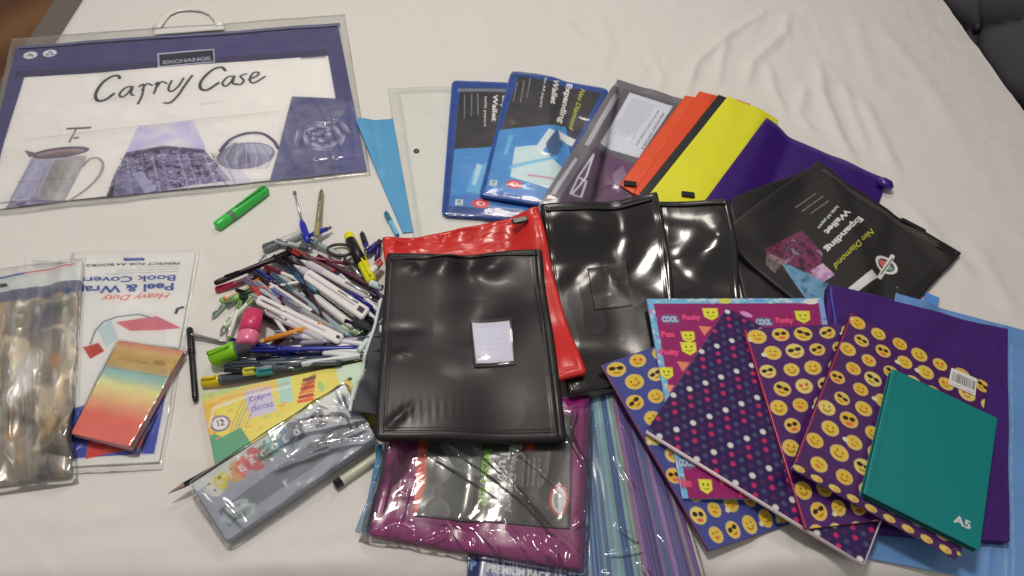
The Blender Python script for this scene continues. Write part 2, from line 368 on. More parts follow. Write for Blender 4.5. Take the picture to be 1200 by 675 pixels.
# ================================================================== the setting: bed and floor
BA = R(6.9); E1 = np.array((math.cos(BA), math.sin(BA))); E2 = np.array((-math.sin(BA), math.cos(BA)))
BX0, BX1, BY0, BY1 = -0.818, 1.150, 0.163, 2.6
def prof(s, r=0.03):
    q = r*math.pi/2; a = np.clip((r - s)/r, 0, math.pi/2)
    return np.where(s > r, s, np.where(s > r-q, r-r*np.sin(a), 0.0)), np.where(s > r, 0.0, np.where(s > r-q, -r*(1-np.cos(a)), -(r+(r-q-s))))
CREASES = [([(905, 8), (850, 45), (815, 75), (800, 120)], 6, 3.2), ([(852, 45), (845, 70), (838, 105)], 6, 2.2), ([(925, 10), (918, 40), (880, 75), (872, 110)], 7, 3), ([(958, 70), (962, 110), (985, 165), (1003, 195)], 8, 3.4),
 ([(900, 75), (905, 105), (922, 140)], 7, 2.4), ([(1008, 112), (1025, 150), (1055, 215)], 9, 2.6), ([(700, 15), (715, 55), (700, 90)], 8, 1.8), ([(655, 20), (680, 45), (705, 60)], 7, 1.6), ([(625, 0), (650, 30), (690, 20)], 8, 1.4),
 ([(560, 10), (575, 50), (580, 90)], 9, 1.6), ([(500, 10), (520, 60)], 10, 1.2), ([(945, 95), (935, 135), (955, 160)], 7, 2.2), ([(985, 90), (1000, 135), (1020, 185)], 7, 2.0), ([(1000, 10), (1010, 60), (1030, 110)], 12, 1.6),
 ([(240, 662), (420, 655), (520, 640)], 8, 2.0), ([(300, 640), (420, 620)], 8, 1.2), ([(840, 662), (960, 652), (1010, 668)], 8, 2.4), ([(880, 640), (930, 630)], 10, 2.0), ([(1050, 225), (1100, 285), (1150, 340)], 9, 2.0), ([(1130, 270), (1170, 340), (1190, 380)], 10, 1.6),
 ([(235, 300), (300, 275)], 14, 1.0), ([(0, 600), (90, 615), (160, 600)], 10, 1.2), ([(60, 650), (220, 640)], 9, 1.2), ([(760, 60), (775, 90), (770, 110)], 6, 1.8), ([(735, 70), (760, 85)], 6, 1.5), ([(590, 60), (640, 75), (700, 78)], 7, 1.2), ([(1020, 20), (1080, 90), (1140, 190)], 14, 1.6)]
def bed_z(X, Y):
    z = 0.006*(fbm(X*3.2, Y*3.2, 5)-0.44) + 0.0034*(fbm(X*14, Y*9, 9)-0.44) + 0.0030*ridged(X*22+3*vnoise(X*6, Y*6, 3), Y*12+2*vnoise(X*5, Y*5, 13), 4)**2*vnoise(X*4, Y*4, 8)**2 + 0.0014*ridged(X*9+Y*14, Y*7-X*5, 21)**3
    for pts, wd, h in CREASES:
        p = np.array([P(*q) for q in pts]); best = np.full(X.shape, 9.0); tt = np.zeros(X.shape); n = len(p)-1
        for k in range(n):
            e = p[k+1]-p[k]; t = np.clip(((X-p[k][0])*e[0]+(Y-p[k][1])*e[1])/(e@e), 0, 1); d = np.hypot(X-p[k][0]-t*e[0], Y-p[k][1]-t*e[1]); m_ = d < best; best = np.where(m_, d, best); tt = np.where(m_, (k+t)/n, tt)
        z = z + 2.2*h*0.001*np.exp(-(best/(1.7*wd*0.001))**2)*np.clip(np.sin(math.pi*np.clip(tt, .02, .98))*1.6, 0, 1)
    return z
bed = thing('bed', 'wide bed under a creased white sheet, with a dark padded headboard', 'bed', (0, 0, -0.5))
sa = np.arange(BX0-0.35, BX1, 0.0042); sb = np.arange(BY0-0.30, BY1, 0.0042)
SA, SB = np.meshgrid(sa-BX0, sb-BY0); ax_, az = prof(SA); bx_, bz = prof(SB)
bxx = BX0+ax_; byy = BY0+bx_; GX = E1[0]*bxx+E2[0]*byy; GY = E1[1]*bxx+E2[1]*byy
GZ = bed_z(GX, GY) + np.minimum(az, bz)
GI = np.arange(GX.size).reshape(GX.shape); gf = np.stack([GI[:-1, :-1], GI[:-1, 1:], GI[1:, 1:], GI[1:, :-1]], -1).reshape(-1, 4)
SHEET = mat('white_cotton', raw=(0.80, 0.79, 0.775), rough=0.9, spec=0.15, var=0.03, bump=0.25, bscale=700)
mesh_obj('sheet', np.stack([GX, GY, GZ], -1).reshape(-1, 3), gf, SHEET, bed)
_s, _t = np.meshgrid(np.arange(HNX)*HC+HX0, np.arange(HNY)*HC+HY0); _h = bed_z(_s, _t)
_a = _s*E1[0]+_t*E1[1]; _b = _s*E2[0]+_t*E2[1]
HF[:] = _h - np.where(_b < BY0, np.minimum(0.03, 0.5*(BY0-_b)), 0)
def bq(a, b): v = E1*a+E2*b; return (v[0], v[1])
w4b = np.array([bq(BX0-.10, BY1), bq(BX1-.01, BY1), bq(BX1-.01, BY0+.02), bq(BX0-.10, BY0+.02)])
slab('base', w4b, lambda x, y: 0.0, -0.49, -0.05, mat('grey_bed_base', (104, 94, 86), rough=0.9, bump=0.3), bed, bev=0.01)
# headboard: padded, deep-buttoned panel along the right side
hn, hm = 260, 110; hu, hv = np.meshgrid(np.linspace(0.2, 2.7, hn), np.linspace(-0.12, 0.62, hm))
ka = (hu-1.22)/0.15; kb = (hv-0.13)/0.13
def crs(x): return np.abs(np.sin(math.pi*x))
pad = np.minimum(1, (crs((ka+kb)/2+0.0)**0.5)*(crs((ka-kb)/2+0.0)**0.5)*1.25)
hx = BX1 + 0.045 - 0.04*pad - 0.02*np.clip(1-(hv+0.12)/0.06, 0, 1)*0; hz = hv
HX = E1[0]*hx+E2[0]*hu; HY = E1[1]*hx+E2[1]*hu
HI = np.arange(HX.size).reshape(HX.shape); hf = np.stack([HI[:-1, :-1], HI[1:, :-1], HI[1:, 1:], HI[:-1, 1:]], -1).reshape(-1, 4)
hb = mesh_obj('headboard', np.stack([HX, HY, hz], -1).reshape(-1, 3), hf, mat('charcoal_upholstery', (64, 61, 65), rough=0.75, bump=0.4, bscale=800), bed)
sol = hb.modifiers.new('depth', 'SOLIDIFY'); sol.thickness = 0.06; sol.offset = -1
BTN = mat('button_cover', (48, 46, 50), rough=0.6)
for i in range(-6, 10):
    for j in (-1, 0, 1, 2, 3):
        if (i+j) % 2: continue
        u = 1.22+0.15*i; v = 0.13+0.13*j
        if v > .6 or v < -.1: continue
        c0 = E1*(BX1+.036)+E2*u; n_ = -E1
        tube('button', [(c0[0]+n_[0]*k, c0[1]+n_[1]*k, v) for k in (0, .006, .009)], [0.012, 0.011, 0.005], BTN, hb if False else bed, n=14)
fl = mat('wood_floor', (104, 66, 38), rough=0.45, var=0.25, bump=0.1, bscale=30)
nt = fl.node_tree; wv = nt.nodes.new('ShaderNodeTexWave'); wv.inputs['Scale'].default_value = 1.2; wv.inputs['Distortion'].default_value = 3; wv.inputs['Detail'].default_value = 4
mp = nt.nodes.new('ShaderNodeMapping'); mp.inputs['Rotation'].default_value = (0, 0, R(25)); tcn = nt.nodes.new('ShaderNodeTexCoord'); nt.links.new(tcn.outputs['Object'], mp.inputs[0]); nt.links.new(mp.outputs[0], wv.inputs[0])
rp = nt.nodes.new('ShaderNodeValToRGB'); rp.color_ramp.elements[0].color = (*alb((98, 60, 34)), 1); rp.color_ramp.elements[1].color = (*alb((134, 90, 54)), 1); nt.links.new(wv.outputs['Fac'], rp.inputs[0]); nt.links.new(rp.outputs[0], nt.nodes['Principled BSDF'].inputs['Base Color'])
fo = mesh_obj('floor', [(-6, -4, -.5), (6, -4, -.5), (6, 8, -.5), (-6, 8, -.5)], [(0, 1, 2, 3)], fl, smooth=False); fo['kind'] = 'structure'

# ================================================================== left side: carry case, cover packs
def creasy(amp, sc, seed=0, sx=1, sy=1, p=2.0):
    return lambda U, V, W, H: amp*(ridged(U/sc/sx, V/sc/sy, seed)**p + 0.5*ridged(U/sc*1.9/sx+7, V/sc*1.9/sy, seed+5)**p*vnoise(U/sc/2, V/sc/2, seed+9) - .4)
def lines_of_text(c, p0, dirv, down, n, L, gap, h, col, al=.8, seed=1, words=True):
    """rows of small print: broken strokes too small to read"""
    rr = random.Random(seed); p0 = np.array(p0, float); dirv = np.array(dirv, float); down = np.array(down, float)
    for k in range(n):
        x = 0; l = L*(rr.uniform(.7, 1) if k < n-1 else .5)
        while x < l:
            wl = rr.uniform(1.5, 6)*h; a = p0+down*gap*k+dirv*x; b_ = p0+down*gap*k+dirv*min(x+wl, l); c.line([a, b_], h, col, al*rr.uniform(.6, 1)); x += wl+h*.9
# ---- carry case
q = [(14, 45), (404, 17), (434, 204), (-32, 255)]
cc = thing('carry_case', 'large clear vinyl carry case with violet bordered kitchen print card', 'carry case', base(q))
S_case = solve(q, 0.02, .001)
def d_base(c): c.fill((178, 172, 160))
def d_case(c):
    c.fill((78, 72, 112)); c.noise(60, .06, 3)
    VI = (92, 84, 122)
    c.ppoly([(28, 91), (384, 66), (393, 116), (405, 203), (200, 223), (-40, 250), (-6, 205)], (214, 208, 196))
    c.ppoly([(18, 84), (384, 59), (384, 66), (18, 91)], (62, 58, 84), .8)
    rr = random.Random(4)
    FL = [(341, 114), (412, 117), (434, 210), (313, 216)]
    c.nfill(FL, [(84, 82, 116), (96, 94, 124), (112, 110, 132), (102, 100, 134), (124, 122, 138)], 46, 3); c.nfill([(392, 150), (412, 118), (432, 208), (396, 206)], [(78, 76, 128), (92, 90, 138)], 30, 5, .6)
    e0 = c.q1(376, 160)
    for rg, (R_, n_, pl, pw, l1, l2) in enumerate(((36, 9, 20, 13, (138, 136, 156), (84, 82, 112)), (24, 7, 15, 10, (166, 164, 182), (96, 94, 122)), (12, 5, 10, 7, (186, 184, 200), (104, 100, 128)), (3, 3, 7, 5, (150, 148, 168), (72, 70, 98)))):
        for k in range(n_):
            an = 6.283*k/n_+rg*.7+rr.uniform(-.4, .4); R2 = R_*rr.uniform(.65, 1.25); x = e0[0]+R2*math.cos(an)*1.0; y = e0[1]+R2*math.sin(an)*1.1; pl = pl*rr.uniform(.7, 1.3); pw = pw*rr.uniform(.7, 1.3)
            c.ell(x, y, pl, pw, l2, .8, an+1.57, soft=.3); c.ell(x+3*math.cos(an), y+3*math.sin(an), pl*.9, pw*.62, l1, .8, an+1.57, soft=.6); c.ell(x+6*math.cos(an), y+6*math.sin(an), pl*.7, pw*.2, (206, 204, 214), .55, an+1.57, soft=.7)
    for k in range(40): p = c.q1(rr.uniform(318, 428), rr.uniform(118, 212)); c.ell(p[0], p[1], rr.uniform(2, 6), rr.uniform(.8, 2), rr.choice([(170, 168, 182), (76, 74, 104)]), .35, rr.uniform(0, 3), soft=.5)
    # cafe photograph
    c.nfill([(160, 148), (224, 142), (240, 178), (144, 184)], [(196, 186, 196), (176, 166, 198), (190, 182, 206), (206, 198, 204)], 40, 6, .9)
    CF = [(146, 180), (190, 172), (236, 176), (268, 212), (122, 234), (132, 206)]
    c.nfill(CF, [(60, 54, 82), (104, 96, 122), (150, 142, 164), (84, 76, 104), (176, 168, 186)], 11, 8, 1, (1, .6))
    for k in range(12):
        x = 140+k*10; c.pline([(x+6, 184-k*.3), (x+12+k*1.2, 230-k)], rr.uniform(1.5, 4), rr.choice([(176, 168, 188), (150, 142, 166), (66, 60, 86)]), .6)
    for k in range(60):
        t = rr.random(); x = 136+t*120; y = rr.uniform(182, 226)-t*10; p = c.q1(x, y); wq = rr.uniform(2, 7); hq = rr.uniform(1.5, 5); c.rect(p[0], p[1], p[0]+wq, p[1]+hq, rr.choice([(58, 52, 80), (168, 160, 180), (120, 112, 140), (190, 184, 196)]), .6)
    c.pline([(146, 184), (190, 175), (236, 179)], 7, (78, 70, 92), .75); c.pline([(146, 196), (244, 188)], 2, (56, 50, 72), .6)
    c.nfill([(134, 206), (150, 204), (168, 226), (130, 232)], [(96, 90, 116), (150, 142, 164)], 12, 5, .7); c.nfill([(152, 204), (164, 202), (182, 224), (168, 228)], [(176, 170, 186), (160, 154, 176)], 12, 5, .8)
    c.ppoly([(122, 234), (133, 214), (130, 236)], (58, 54, 62)); c.ppoly([(262, 182), (296, 216), (268, 220), (250, 200)], (190, 182, 194), .6)
    # french press
    c.ppoly([(36, 186), (100, 184), (72, 240), (10, 236)], (168, 160, 166)); c.ppoly([(62, 190), (98, 186), (74, 236), (50, 238)], (176, 166, 142), .8); c.ppoly([(38, 190), (56, 190), (36, 234), (18, 232)], (150, 148, 172), .8)
    c.ppoly([(12, 236), (76, 236), (70, 246), (4, 246)], (112, 104, 134), .8)
    e = c.q1(70, 180); c.ell(e[0], e[1], 44, 13, (110, 98, 112), rot=-.02); c.ell(e[0], e[1]+1, 36, 8, (156, 140, 142), rot=-.02); c.ell(e[0]+4, e[1]-1, 14, 4, (176, 120, 110), .5)
    c.pline([(80, 168), (88, 152)], 3, (96, 90, 96)); c.pline([(78, 152), (104, 151)], 5, (90, 84, 92))
    c.pline(spl([(96, 196), (104, 188), (113, 187), (119, 194), (116, 206), (104, 220), (88, 232), (72, 242)]), 4.5, (150, 140, 138)); c.pline(spl([(97, 197), (105, 190), (112, 190), (116, 196), (113, 206), (102, 219)]), 1.3, (200, 194, 188), .8)
    c.ppoly([(34, 186), (28, 177), (44, 181)], (120, 106, 116)); c.nfill([(40, 192), (98, 188), (78, 232), (20, 234)], [(140, 134, 150), (176, 168, 172), (158, 150, 140), (120, 112, 132), (190, 182, 176)], 18, 12, .55, (.5, 1.8))
    e = c.q1(88, 163); c.ell(e[0], e[1], 5, 3, (90, 82, 88), .8); c.pline([(20, 214), (84, 210)], 2.5, (104, 96, 120), .6); c.pline([(62, 188), (40, 236)], 3, (206, 200, 200), .6)

    for k in range(16): p = c.q1(rr.uniform(2, 40), rr.uniform(232, 246)); c.ell(p[0], p[1], rr.uniform(4, 10), rr.uniform(2, 3), rr.choice([(96, 92, 116), (176, 170, 182), (130, 124, 144)]), .8)
    for k in range(26):
        t_ = k/25; x0 = 38+60*t_; x1 = 12+62*t_; g = 150+40*math.sin(t_*9)+12*math.sin(t_*23); c.pline([(x0, 190), (x1, 236)], 3.5, (g, g-6, g-2 if t_ > .4 else g+14), .35)
    e = c.q1(66, 183); c.ell(e[0], e[1], 40, 7, (98, 84, 92), .6, -.02, soft=.4); c.pline([(37, 190), (11, 236)], 1.2, (110, 104, 120), .8); c.pline([(100, 186), (73, 240)], 1.2, (110, 104, 120), .8)
    # kettle bowl
    e = c.q1(286, 183); c.ell(e[0], e[1], 48, 32, (132, 124, 140), rot=-.1); c.ell(e[0]+2, e[1]-4, 42, 24, (172, 166, 176), rot=-.1); c.ell(e[0]+6, e[1]+10, 34, 16, (148, 138, 152), .8)
    c.ppoly([(250, 186), (272, 168), (282, 170), (268, 192)], (120, 112, 122), .8); c.ppoly([(284, 168), (292, 190), (276, 196)], (104, 96, 112), .7)
    for k in range(15):
        t_ = k/14; x = 256+60*t_; c.pline([(286+(x-286)*.55, 168), (x, 186), (286+(x-286)*.8, 198)], 3, (150+34*math.sin(k*2.1),)*2+(168+30*math.sin(k*2.1),), .45)
    c.pline(spl([(256, 178), (266, 166), (284, 158), (304, 157), (318, 165), (324, 174)]), 6, (86, 78, 104)); c.pline(spl([(262, 174), (272, 164), (288, 159), (304, 159)]), 1.5, (150, 144, 164), .8); c.pline([(254, 184), (266, 168)], 2, (90, 84, 96))
    # panel line, header, badges
    c.pline([(30, 165), (150, 150), (260, 138), (330, 131)], 2.2, (188, 178, 166), .8)
    c.ppoly([(182, 63), (249, 58), (250, 74), (183, 80)], (176, 174, 184)); c.ppoly([(184, 64.5), (247.5, 59.5), (248.5, 73), (185, 78.5)], (44, 40, 56)); c.ptext('EXCHANGE', (188, 76), (245, 71.5), 11, (150, 146, 160), bold=.05)
    for x, y in ((35, 64.5), (57.5, 62.5)):
        e = c.q1(x, y); c.ell(e[0], e[1], 12, 11, (206, 204, 206)); 
        if x < 50: c.line([(e[0]-6, e[1]+3), (e[0]-1, e[1]-4), (e[0]+5, e[1]+4)], 3, (120, 112, 96)); c.ell(e[0], e[1], 4, 4, (140, 128, 96), .7)
        else: c.line([(e[0]-6, e[1]+5), (e[0], e[1]-6), (e[0]+6, e[1]+5), (e[0]-6, e[1]+5)], 2.2, (84, 78, 124))
    c.ppoly([(351, 67), (382, 64), (381, 69), (352, 71)], (78, 74, 96)); c.ptext('BLACK SERIES', (353, 70.5), (380, 68), 3, (180, 176, 190))
    # the hand lettering, drawn as brush strokes
    INK = (62, 60, 70)
    def st(pts, wd=5):
        pts = np.array(pts, float)
        out = [pts[0]]
        for i in range(len(pts)-1):
            p0 = pts[max(i-1, 0)]; p1 = pts[i]; p2 = pts[i+1]; p3 = pts[min(i+2, len(pts)-1)]
            for t in np.linspace(.17, 1, 6): out.append(.5*(2*p1+(p2-p0)*t+(2*p0-5*p1+4*p2-p3)*t*t+(3*p1-p0-3*p2+p3)*t**3))
        c.pline(out, wd, INK, 1)
    st([(138, 92), (136, 89), (128, 90), (117, 98), (110, 110), (112, 118), (121, 117), (131, 110)], 6)
    st([(152, 102), (145, 103), (138, 110), (140, 114), (147, 110), (153, 102), (151, 110), (154, 112)], 4.5)
    st([(161, 102), (166, 100), (164, 112), (159, 122)], 4.5); st([(164, 106), (170, 99), (176, 101)], 4)
    st([(180, 100), (183, 98), (178, 110)], 4.5); st([(180, 105), (187, 97), (193, 99)], 4)
    st([(199, 96), (195, 105), (199, 108), (207, 102), (213, 93)], 4.5); st([(223, 90), (214, 102), (206, 113), (197, 121), (190, 121)], 5)
    st([(262, 84), (257, 80), (246, 84), (234, 96), (233, 105), (241, 107), (254, 99)], 6)
    st([(272, 91), (265, 92), (259, 99), (262, 103), (268, 99), (273, 91), (271, 99), (275, 101)], 4.5)
    st([(287, 88), (280, 91), (284, 96), (280, 101), (275, 100)], 4.5); st([(290, 95), (300, 90), (301, 86), (295, 87), (291, 95), (296, 99), (309, 91)], 4.5)
    lines_of_text(c, c.q1(186, 121), (1, -.06), (0, 1), 1, 26, 6, 3, (176, 170, 166), .7); lines_of_text(c, c.q1(232, 124), (1, -.08), (0, 1), 1, 72, 6, 4, (186, 180, 176), .8, 3)
    c.ppoly([(30, 91), (382, 67), (382, 70), (30, 95)], (236, 232, 226), .5)
sheet('back_film', q, d_base, FILM_G, .0008, cell=4, w4S=S_case, parent=cc, wrinkle=creasy(.0012, 60, 3))
qi = [(18, 57), (396, 29), (430, 200), (-28, 248)]
sheet('insert_card', qi, d_case, PRINT, .0008, mode=.02, cell=1.1, ss=2, parent=cc)
sheet('front_film', q, None, FILM, .0006, mode=.012, cell=2.5, parent=cc, wrinkle=tents(q, [(30, 165, 330, 131, 3, 9), (345, 128, 372, 205, 4, 5), (350, 160, 400, 140, 4, 5), (372, 120, 402, 176, 4, 4), (352, 190, 420, 182, 3, 5), (330, 150, 352, 205, 3, 6), (384, 150, 392, 196, 4, 4), (0, 236, 60, 232, 3, 5), (404, 40, 420, 200, 3, 6), (60, 120, 180, 110, 1.5, 10), (200, 215, 330, 205, 2, 6)], lambda U, V, W, H: .0012*(ridged(U/80, V/60, 2)**3)))
sheet('zip_strip', [(22, 54), (398, 27), (399, 29.5), (22, 56.5)], lambda c: c.fill((110, 106, 130)), mat('violet_grey_zip', (104, 100, 126), rough=.45), .0016, mode=.004, cell=3, parent=cc)
HND = mat('translucent_white_plastic', (214, 207, 194), rough=.3, coat=.2)
def hpt(x, y, z=.004): w_ = P(x, y, z); return (w_[0], w_[1], z + float(drape(np.array([w_]*4), .006)(*w_)))
hp = [hpt(*p) for p in ((184, 36), (189, 26), (196, 17), (208, 11.5), (223, 10), (238, 11.5), (249, 16), (256, 24), (258, 33))]
tube('handle', hp, .0085, HND, cc, n=14, flat=.35)
sheet('handle_mount', [(180, 35), (262, 29), (263, 34), (181, 40)], lambda c: c.fill((210, 206, 198)), HND, .0025, mode=.006, cell=3, parent=cc)

# ---- packs of covers at the left edge
q = [(30, 301), (79, 304), (90, 470), (20, 470)]
t = thing('paper_packet', 'pale paper packet, only its printed top showing behind the foil packet', 'packet', base(q))
def d(c): c.fill((206, 200, 190)); c.ppoly([(38, 304), (74, 306), (75, 315), (40, 313)], (176, 172, 168), .7); lines_of_text(c, c.q1(44, 308), (1, .03), (0, 1), 2, 34, 5, 2.4, (150, 144, 142), .7)
sheet('card', q, d, PRINT, .001, parent=t, cell=1.4)
q = [(88, 300), (229, 296), (186, 541), (76, 547)]
t = thing('book_cover_pack', 'white pack of peel and wrap book covers lying upside down', 'book covers', base(q))
def d(c):
    c.fill((212, 206, 198)); c.noise(50, .03, 2)
    c.ppoly([(97, 303), (222, 300), (222, 302), (97, 305)], (196, 190, 184), .6)
    B = (52, 70, 138); RD = (202, 84, 74)
    c.ptext('Book Covers', (205, 335), (93, 339), 10.5, B, bold=.025)
    c.ptext('Peel & Wrap', (202, 347.5), (88, 354), 13, B, bold=.03)
    c.ptext('Heavy Duty', (197, 363), (117, 368), 10, RD, shear=.35, bold=.01)
    c.ptext('PERFECT FOR A4 BOOKS', (210, 313), (101, 316), 4.6, (48, 46, 52), bold=.03)
    c.ppoly([(145, 305), (169, 305), (169, 310), (145, 311)], (40, 60, 120)); c.ppoly([(148, 306), (166, 306), (166, 308), (148, 308)], (150, 160, 200), .6)
    lines_of_text(c, c.q1(206, 329), (-1, .02), (0, -1), 3, 96, 5, 1.6, (130, 126, 130), .6, 5)
    c.pline([(210, 384), (204, 386), (202, 392)], 4, (50, 48, 60))
    c.pline([(104, 432), (110, 415), (120, 404), (135, 398), (160, 394), (180, 400), (190, 412)], 2.2, (96, 120, 130)); c.ppoly([(112, 414), (128, 402), (136, 424), (122, 436)], (170, 186, 186), .7)
    c.ppoly([(133, 405), (180, 396), (208, 412), (150, 416)], (196, 112, 122)); c.ppoly([(96, 436), (113, 430), (120, 440), (104, 449)], (176, 62, 52))
    c.ppoly([(84, 500), (193, 470), (180, 535), (82, 541)], (52, 74, 158)); c.ppoly([(104, 526), (172, 505), (165, 530), (100, 541)], (196, 52, 46)); c.ppoly([(104, 522), (160, 524), (158, 530), (108, 529)], (222, 140, 128), .7)
sheet('card', q, d, PRINT, .003, parent=t, cell=1.0)
sheet('sleeve', [(84, 296), (234, 292), (190, 549), (72, 555)], None, FILM_W, .0006, mode=.008, cell=2.4, parent=t, wrinkle=creasy(.0016, 40, 5, .7, 2.2))
q = [(139, 399), (215, 411), (152, 524), (83, 508)]
t = thing('sticky_note_pad', 'small rainbow striped pad in clear wrap lying on the white book cover pack', 'note pad', base(q))
w4, S = solve(q, 'rigid', .012)
slab('pad', w4, S, 0.0005, .0105, mat('rosy_pages', (186, 136, 134), rough=.7), t)
def d(c):
    st = [(0, (196, 124, 108)), (.07, (200, 164, 112)), (.13, (190, 156, 92)), (.27, (186, 158, 104)), (.31, (150, 178, 172)), (.36, (160, 184, 172)), (.46, (216, 206, 150)), (.56, (232, 186, 132)), (.66, (232, 156, 122)), (.78, (220, 112, 94)), (1.0, (216, 112, 102))]
    v = c.YY/c.H
    for k in range(3): c.a[..., k] = np.interp(v, [s[0] for s in st], [alb(s[1])[k] for s in st])[:, None]
    c.noise(14, .1, 4, (2, .6)); c.text('Colour Notes', (10, c.H*.20), (c.W*.6, c.H*.2), 5, (120, 84, 40), shear=.2, al=.7); c.ell(c.W*.75, c.H*.17, 8, 4, (140, 100, 50), .6)
    c.line([(c.W*.02, c.H*.30), (c.W*.98, c.H*.30)], 1.2, (120, 110, 90), .5)
sheet('cover', q, d, PRINT_GLOSS, .001, parent=t, cell=1, w4S=(w4, S), zoff=.0105, round_mm=2)
q2 = [(137, 397), (221, 410), (158, 530), (80, 512)]
sheet('wrapper', q2, None, FILM_W, .0005, mode=.005, cell=2, parent=t, wrinkle=creasy(.0018, 24, 6, .8, 1.6))
q = [(-48, 326), (97, 306), (82, 556), (-66, 578)]
t = thing('foil_packet', 'crinkled silvery packet with a white header band in clear plastic', 'packet', base(q))
def d(c):
    c.fill((148, 136, 122)); X, Y = np.meshgrid(c.XX, c.YY)
    n1 = fbm(X/9, Y/70, 3); n2 = fbm(X/30, Y/34, 8); n3 = ridged(X/16+2*fbm(X/30, Y/30, 2), Y/46, 5)  # grey, brown and gold streaks: the foil's reflections painted into its base colour
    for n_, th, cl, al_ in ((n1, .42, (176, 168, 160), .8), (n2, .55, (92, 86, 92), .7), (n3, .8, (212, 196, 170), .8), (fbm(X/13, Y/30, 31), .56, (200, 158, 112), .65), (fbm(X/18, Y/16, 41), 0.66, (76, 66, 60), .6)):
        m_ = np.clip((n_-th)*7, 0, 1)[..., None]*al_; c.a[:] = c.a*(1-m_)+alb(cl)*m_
    c.ppoly([(-50, 344), (97, 326), (97, 340), (92, 350), (-50, 372)], (92, 98, 128), .7)
    for x, y, a, b, r_, cl in ((70, 372, 18, 20, 0, (96, 112, 84)), (82, 352, 9, 12, 0, (62, 84, 130)), (66, 437, 12, 15, .3, (210, 150, 112)), (60, 510, 16, 26, .5, (216, 178, 120)), (72, 470, 8, 40, -.1, (200, 170, 124)), (20, 500, 22, 14, .5, (76, 70, 72)), (52, 385, 24, 46, .15, (104, 102, 116))):
        e = c.q1(x, y); c.ell(e[0], e[1], a, b, cl, .75, r_, soft=.8)
    e = c.q1(32, 448); c.ell(e[0], e[1], 18, 42, (250, 246, 240), 1, .2, soft=.6); e = c.q1(24, 470); c.ell(e[0], e[1], 30, 12, (246, 240, 230), .8, -.5, soft=.7); e = c.q1(68, 460); c.ell(e[0], e[1], 5, 26, (240, 226, 196), .8, -.2, soft=.7)  # white glare spots and a pale glint, painted into the foil colour
    c.ppoly([(-50, 322), (100, 302), (100, 333), (-50, 357)], (208, 204, 200)); c.pline([(-48, 345), (94, 315)], 1, (180, 176, 176), .5)
    c.pline([(30, 322.5), (88, 312)], 3, (206, 84, 92)); c.pline([(-10, 331), (28, 323)], 4, (66, 86, 142)); c.pline([(-10, 322), (18, 314)], 3, (206, 96, 98)); c.ppoly([(-20, 339), (8, 336), (10, 341), (-20, 345)], (58, 60, 58))
sheet('foil', q, d, FOIL, .004, parent=t, cell=1.2, puff=.005, puff_r=25, wrinkle=lambda U, V, W, H: np.clip((V-30)/20, 0, 1)*(.0036*(ridged(U/20+1.2*fbm(U/40, V/50, 3), V/150, 1)**2-.4)+.0014*(ridged(U/14, V/24, 9)**2-.4)))
sheet('sleeve', [(-52, 320), (101, 301), (88, 563), (-70, 588)], None, FILM_W, .0005, mode=.006, cell=2, parent=t, wrinkle=creasy(.0012, 40, 7, .7, 2.4))

# ================================================================== the fan of folders behind
def hole_line(c, pts, wd, col): c.pline(pts, wd, col)
q = [(416, 139), (500, 135), (560, 262), (472, 273)]
t = thing('plastic_folder', 'light blue plastic folder standing out from under the white one', 'folder', base(q))
sheet('cover', q, lambda c: (c.fill((84, 146, 182)), c.noise(60, .08, 3)), mat('blue_polypropylene', vcol=True, rough=.35, coat=.2), .0018, parent=t, cell=2.5, mode=.012)
q = [(454, 104), (566, 100), (610, 285), (488, 292)]
t = thing('plastic_folder', 'clear white plastic folder with a small dark press stud', 'folder', base(q))
w4S = solve(q, .012, .002)
def d(c):
    c.fill((196, 190, 178)); c.ppoly([(467, 112), (560, 107), (600, 285), (494, 290)], (204, 198, 186)); c.ppoly([(466, 112), (470, 112), (497, 290), (492, 290)], (176, 178, 168), .7); c.ppoly([(460, 108), (560, 103), (560, 107), (462, 112)], (178, 178, 168), .6); c.noise(40, .03, 2)
sheet('cover', q, d, mat('frosted_plastic', vcol=True, rough=.35, coat=.2), .0015, parent=t, cell=1.8, w4S=w4S)
pz = P(488, 177, .006); S0 = drape(np.array([pz]*4), .004); tube('press_stud', [(pz[0], pz[1], float(S0(*pz))+k) for k in (0, .0018, .003)], [.0052, .005, .003], mat('stud_metal', (84, 80, 78), rough=.35, metal=.6), t, n=16)

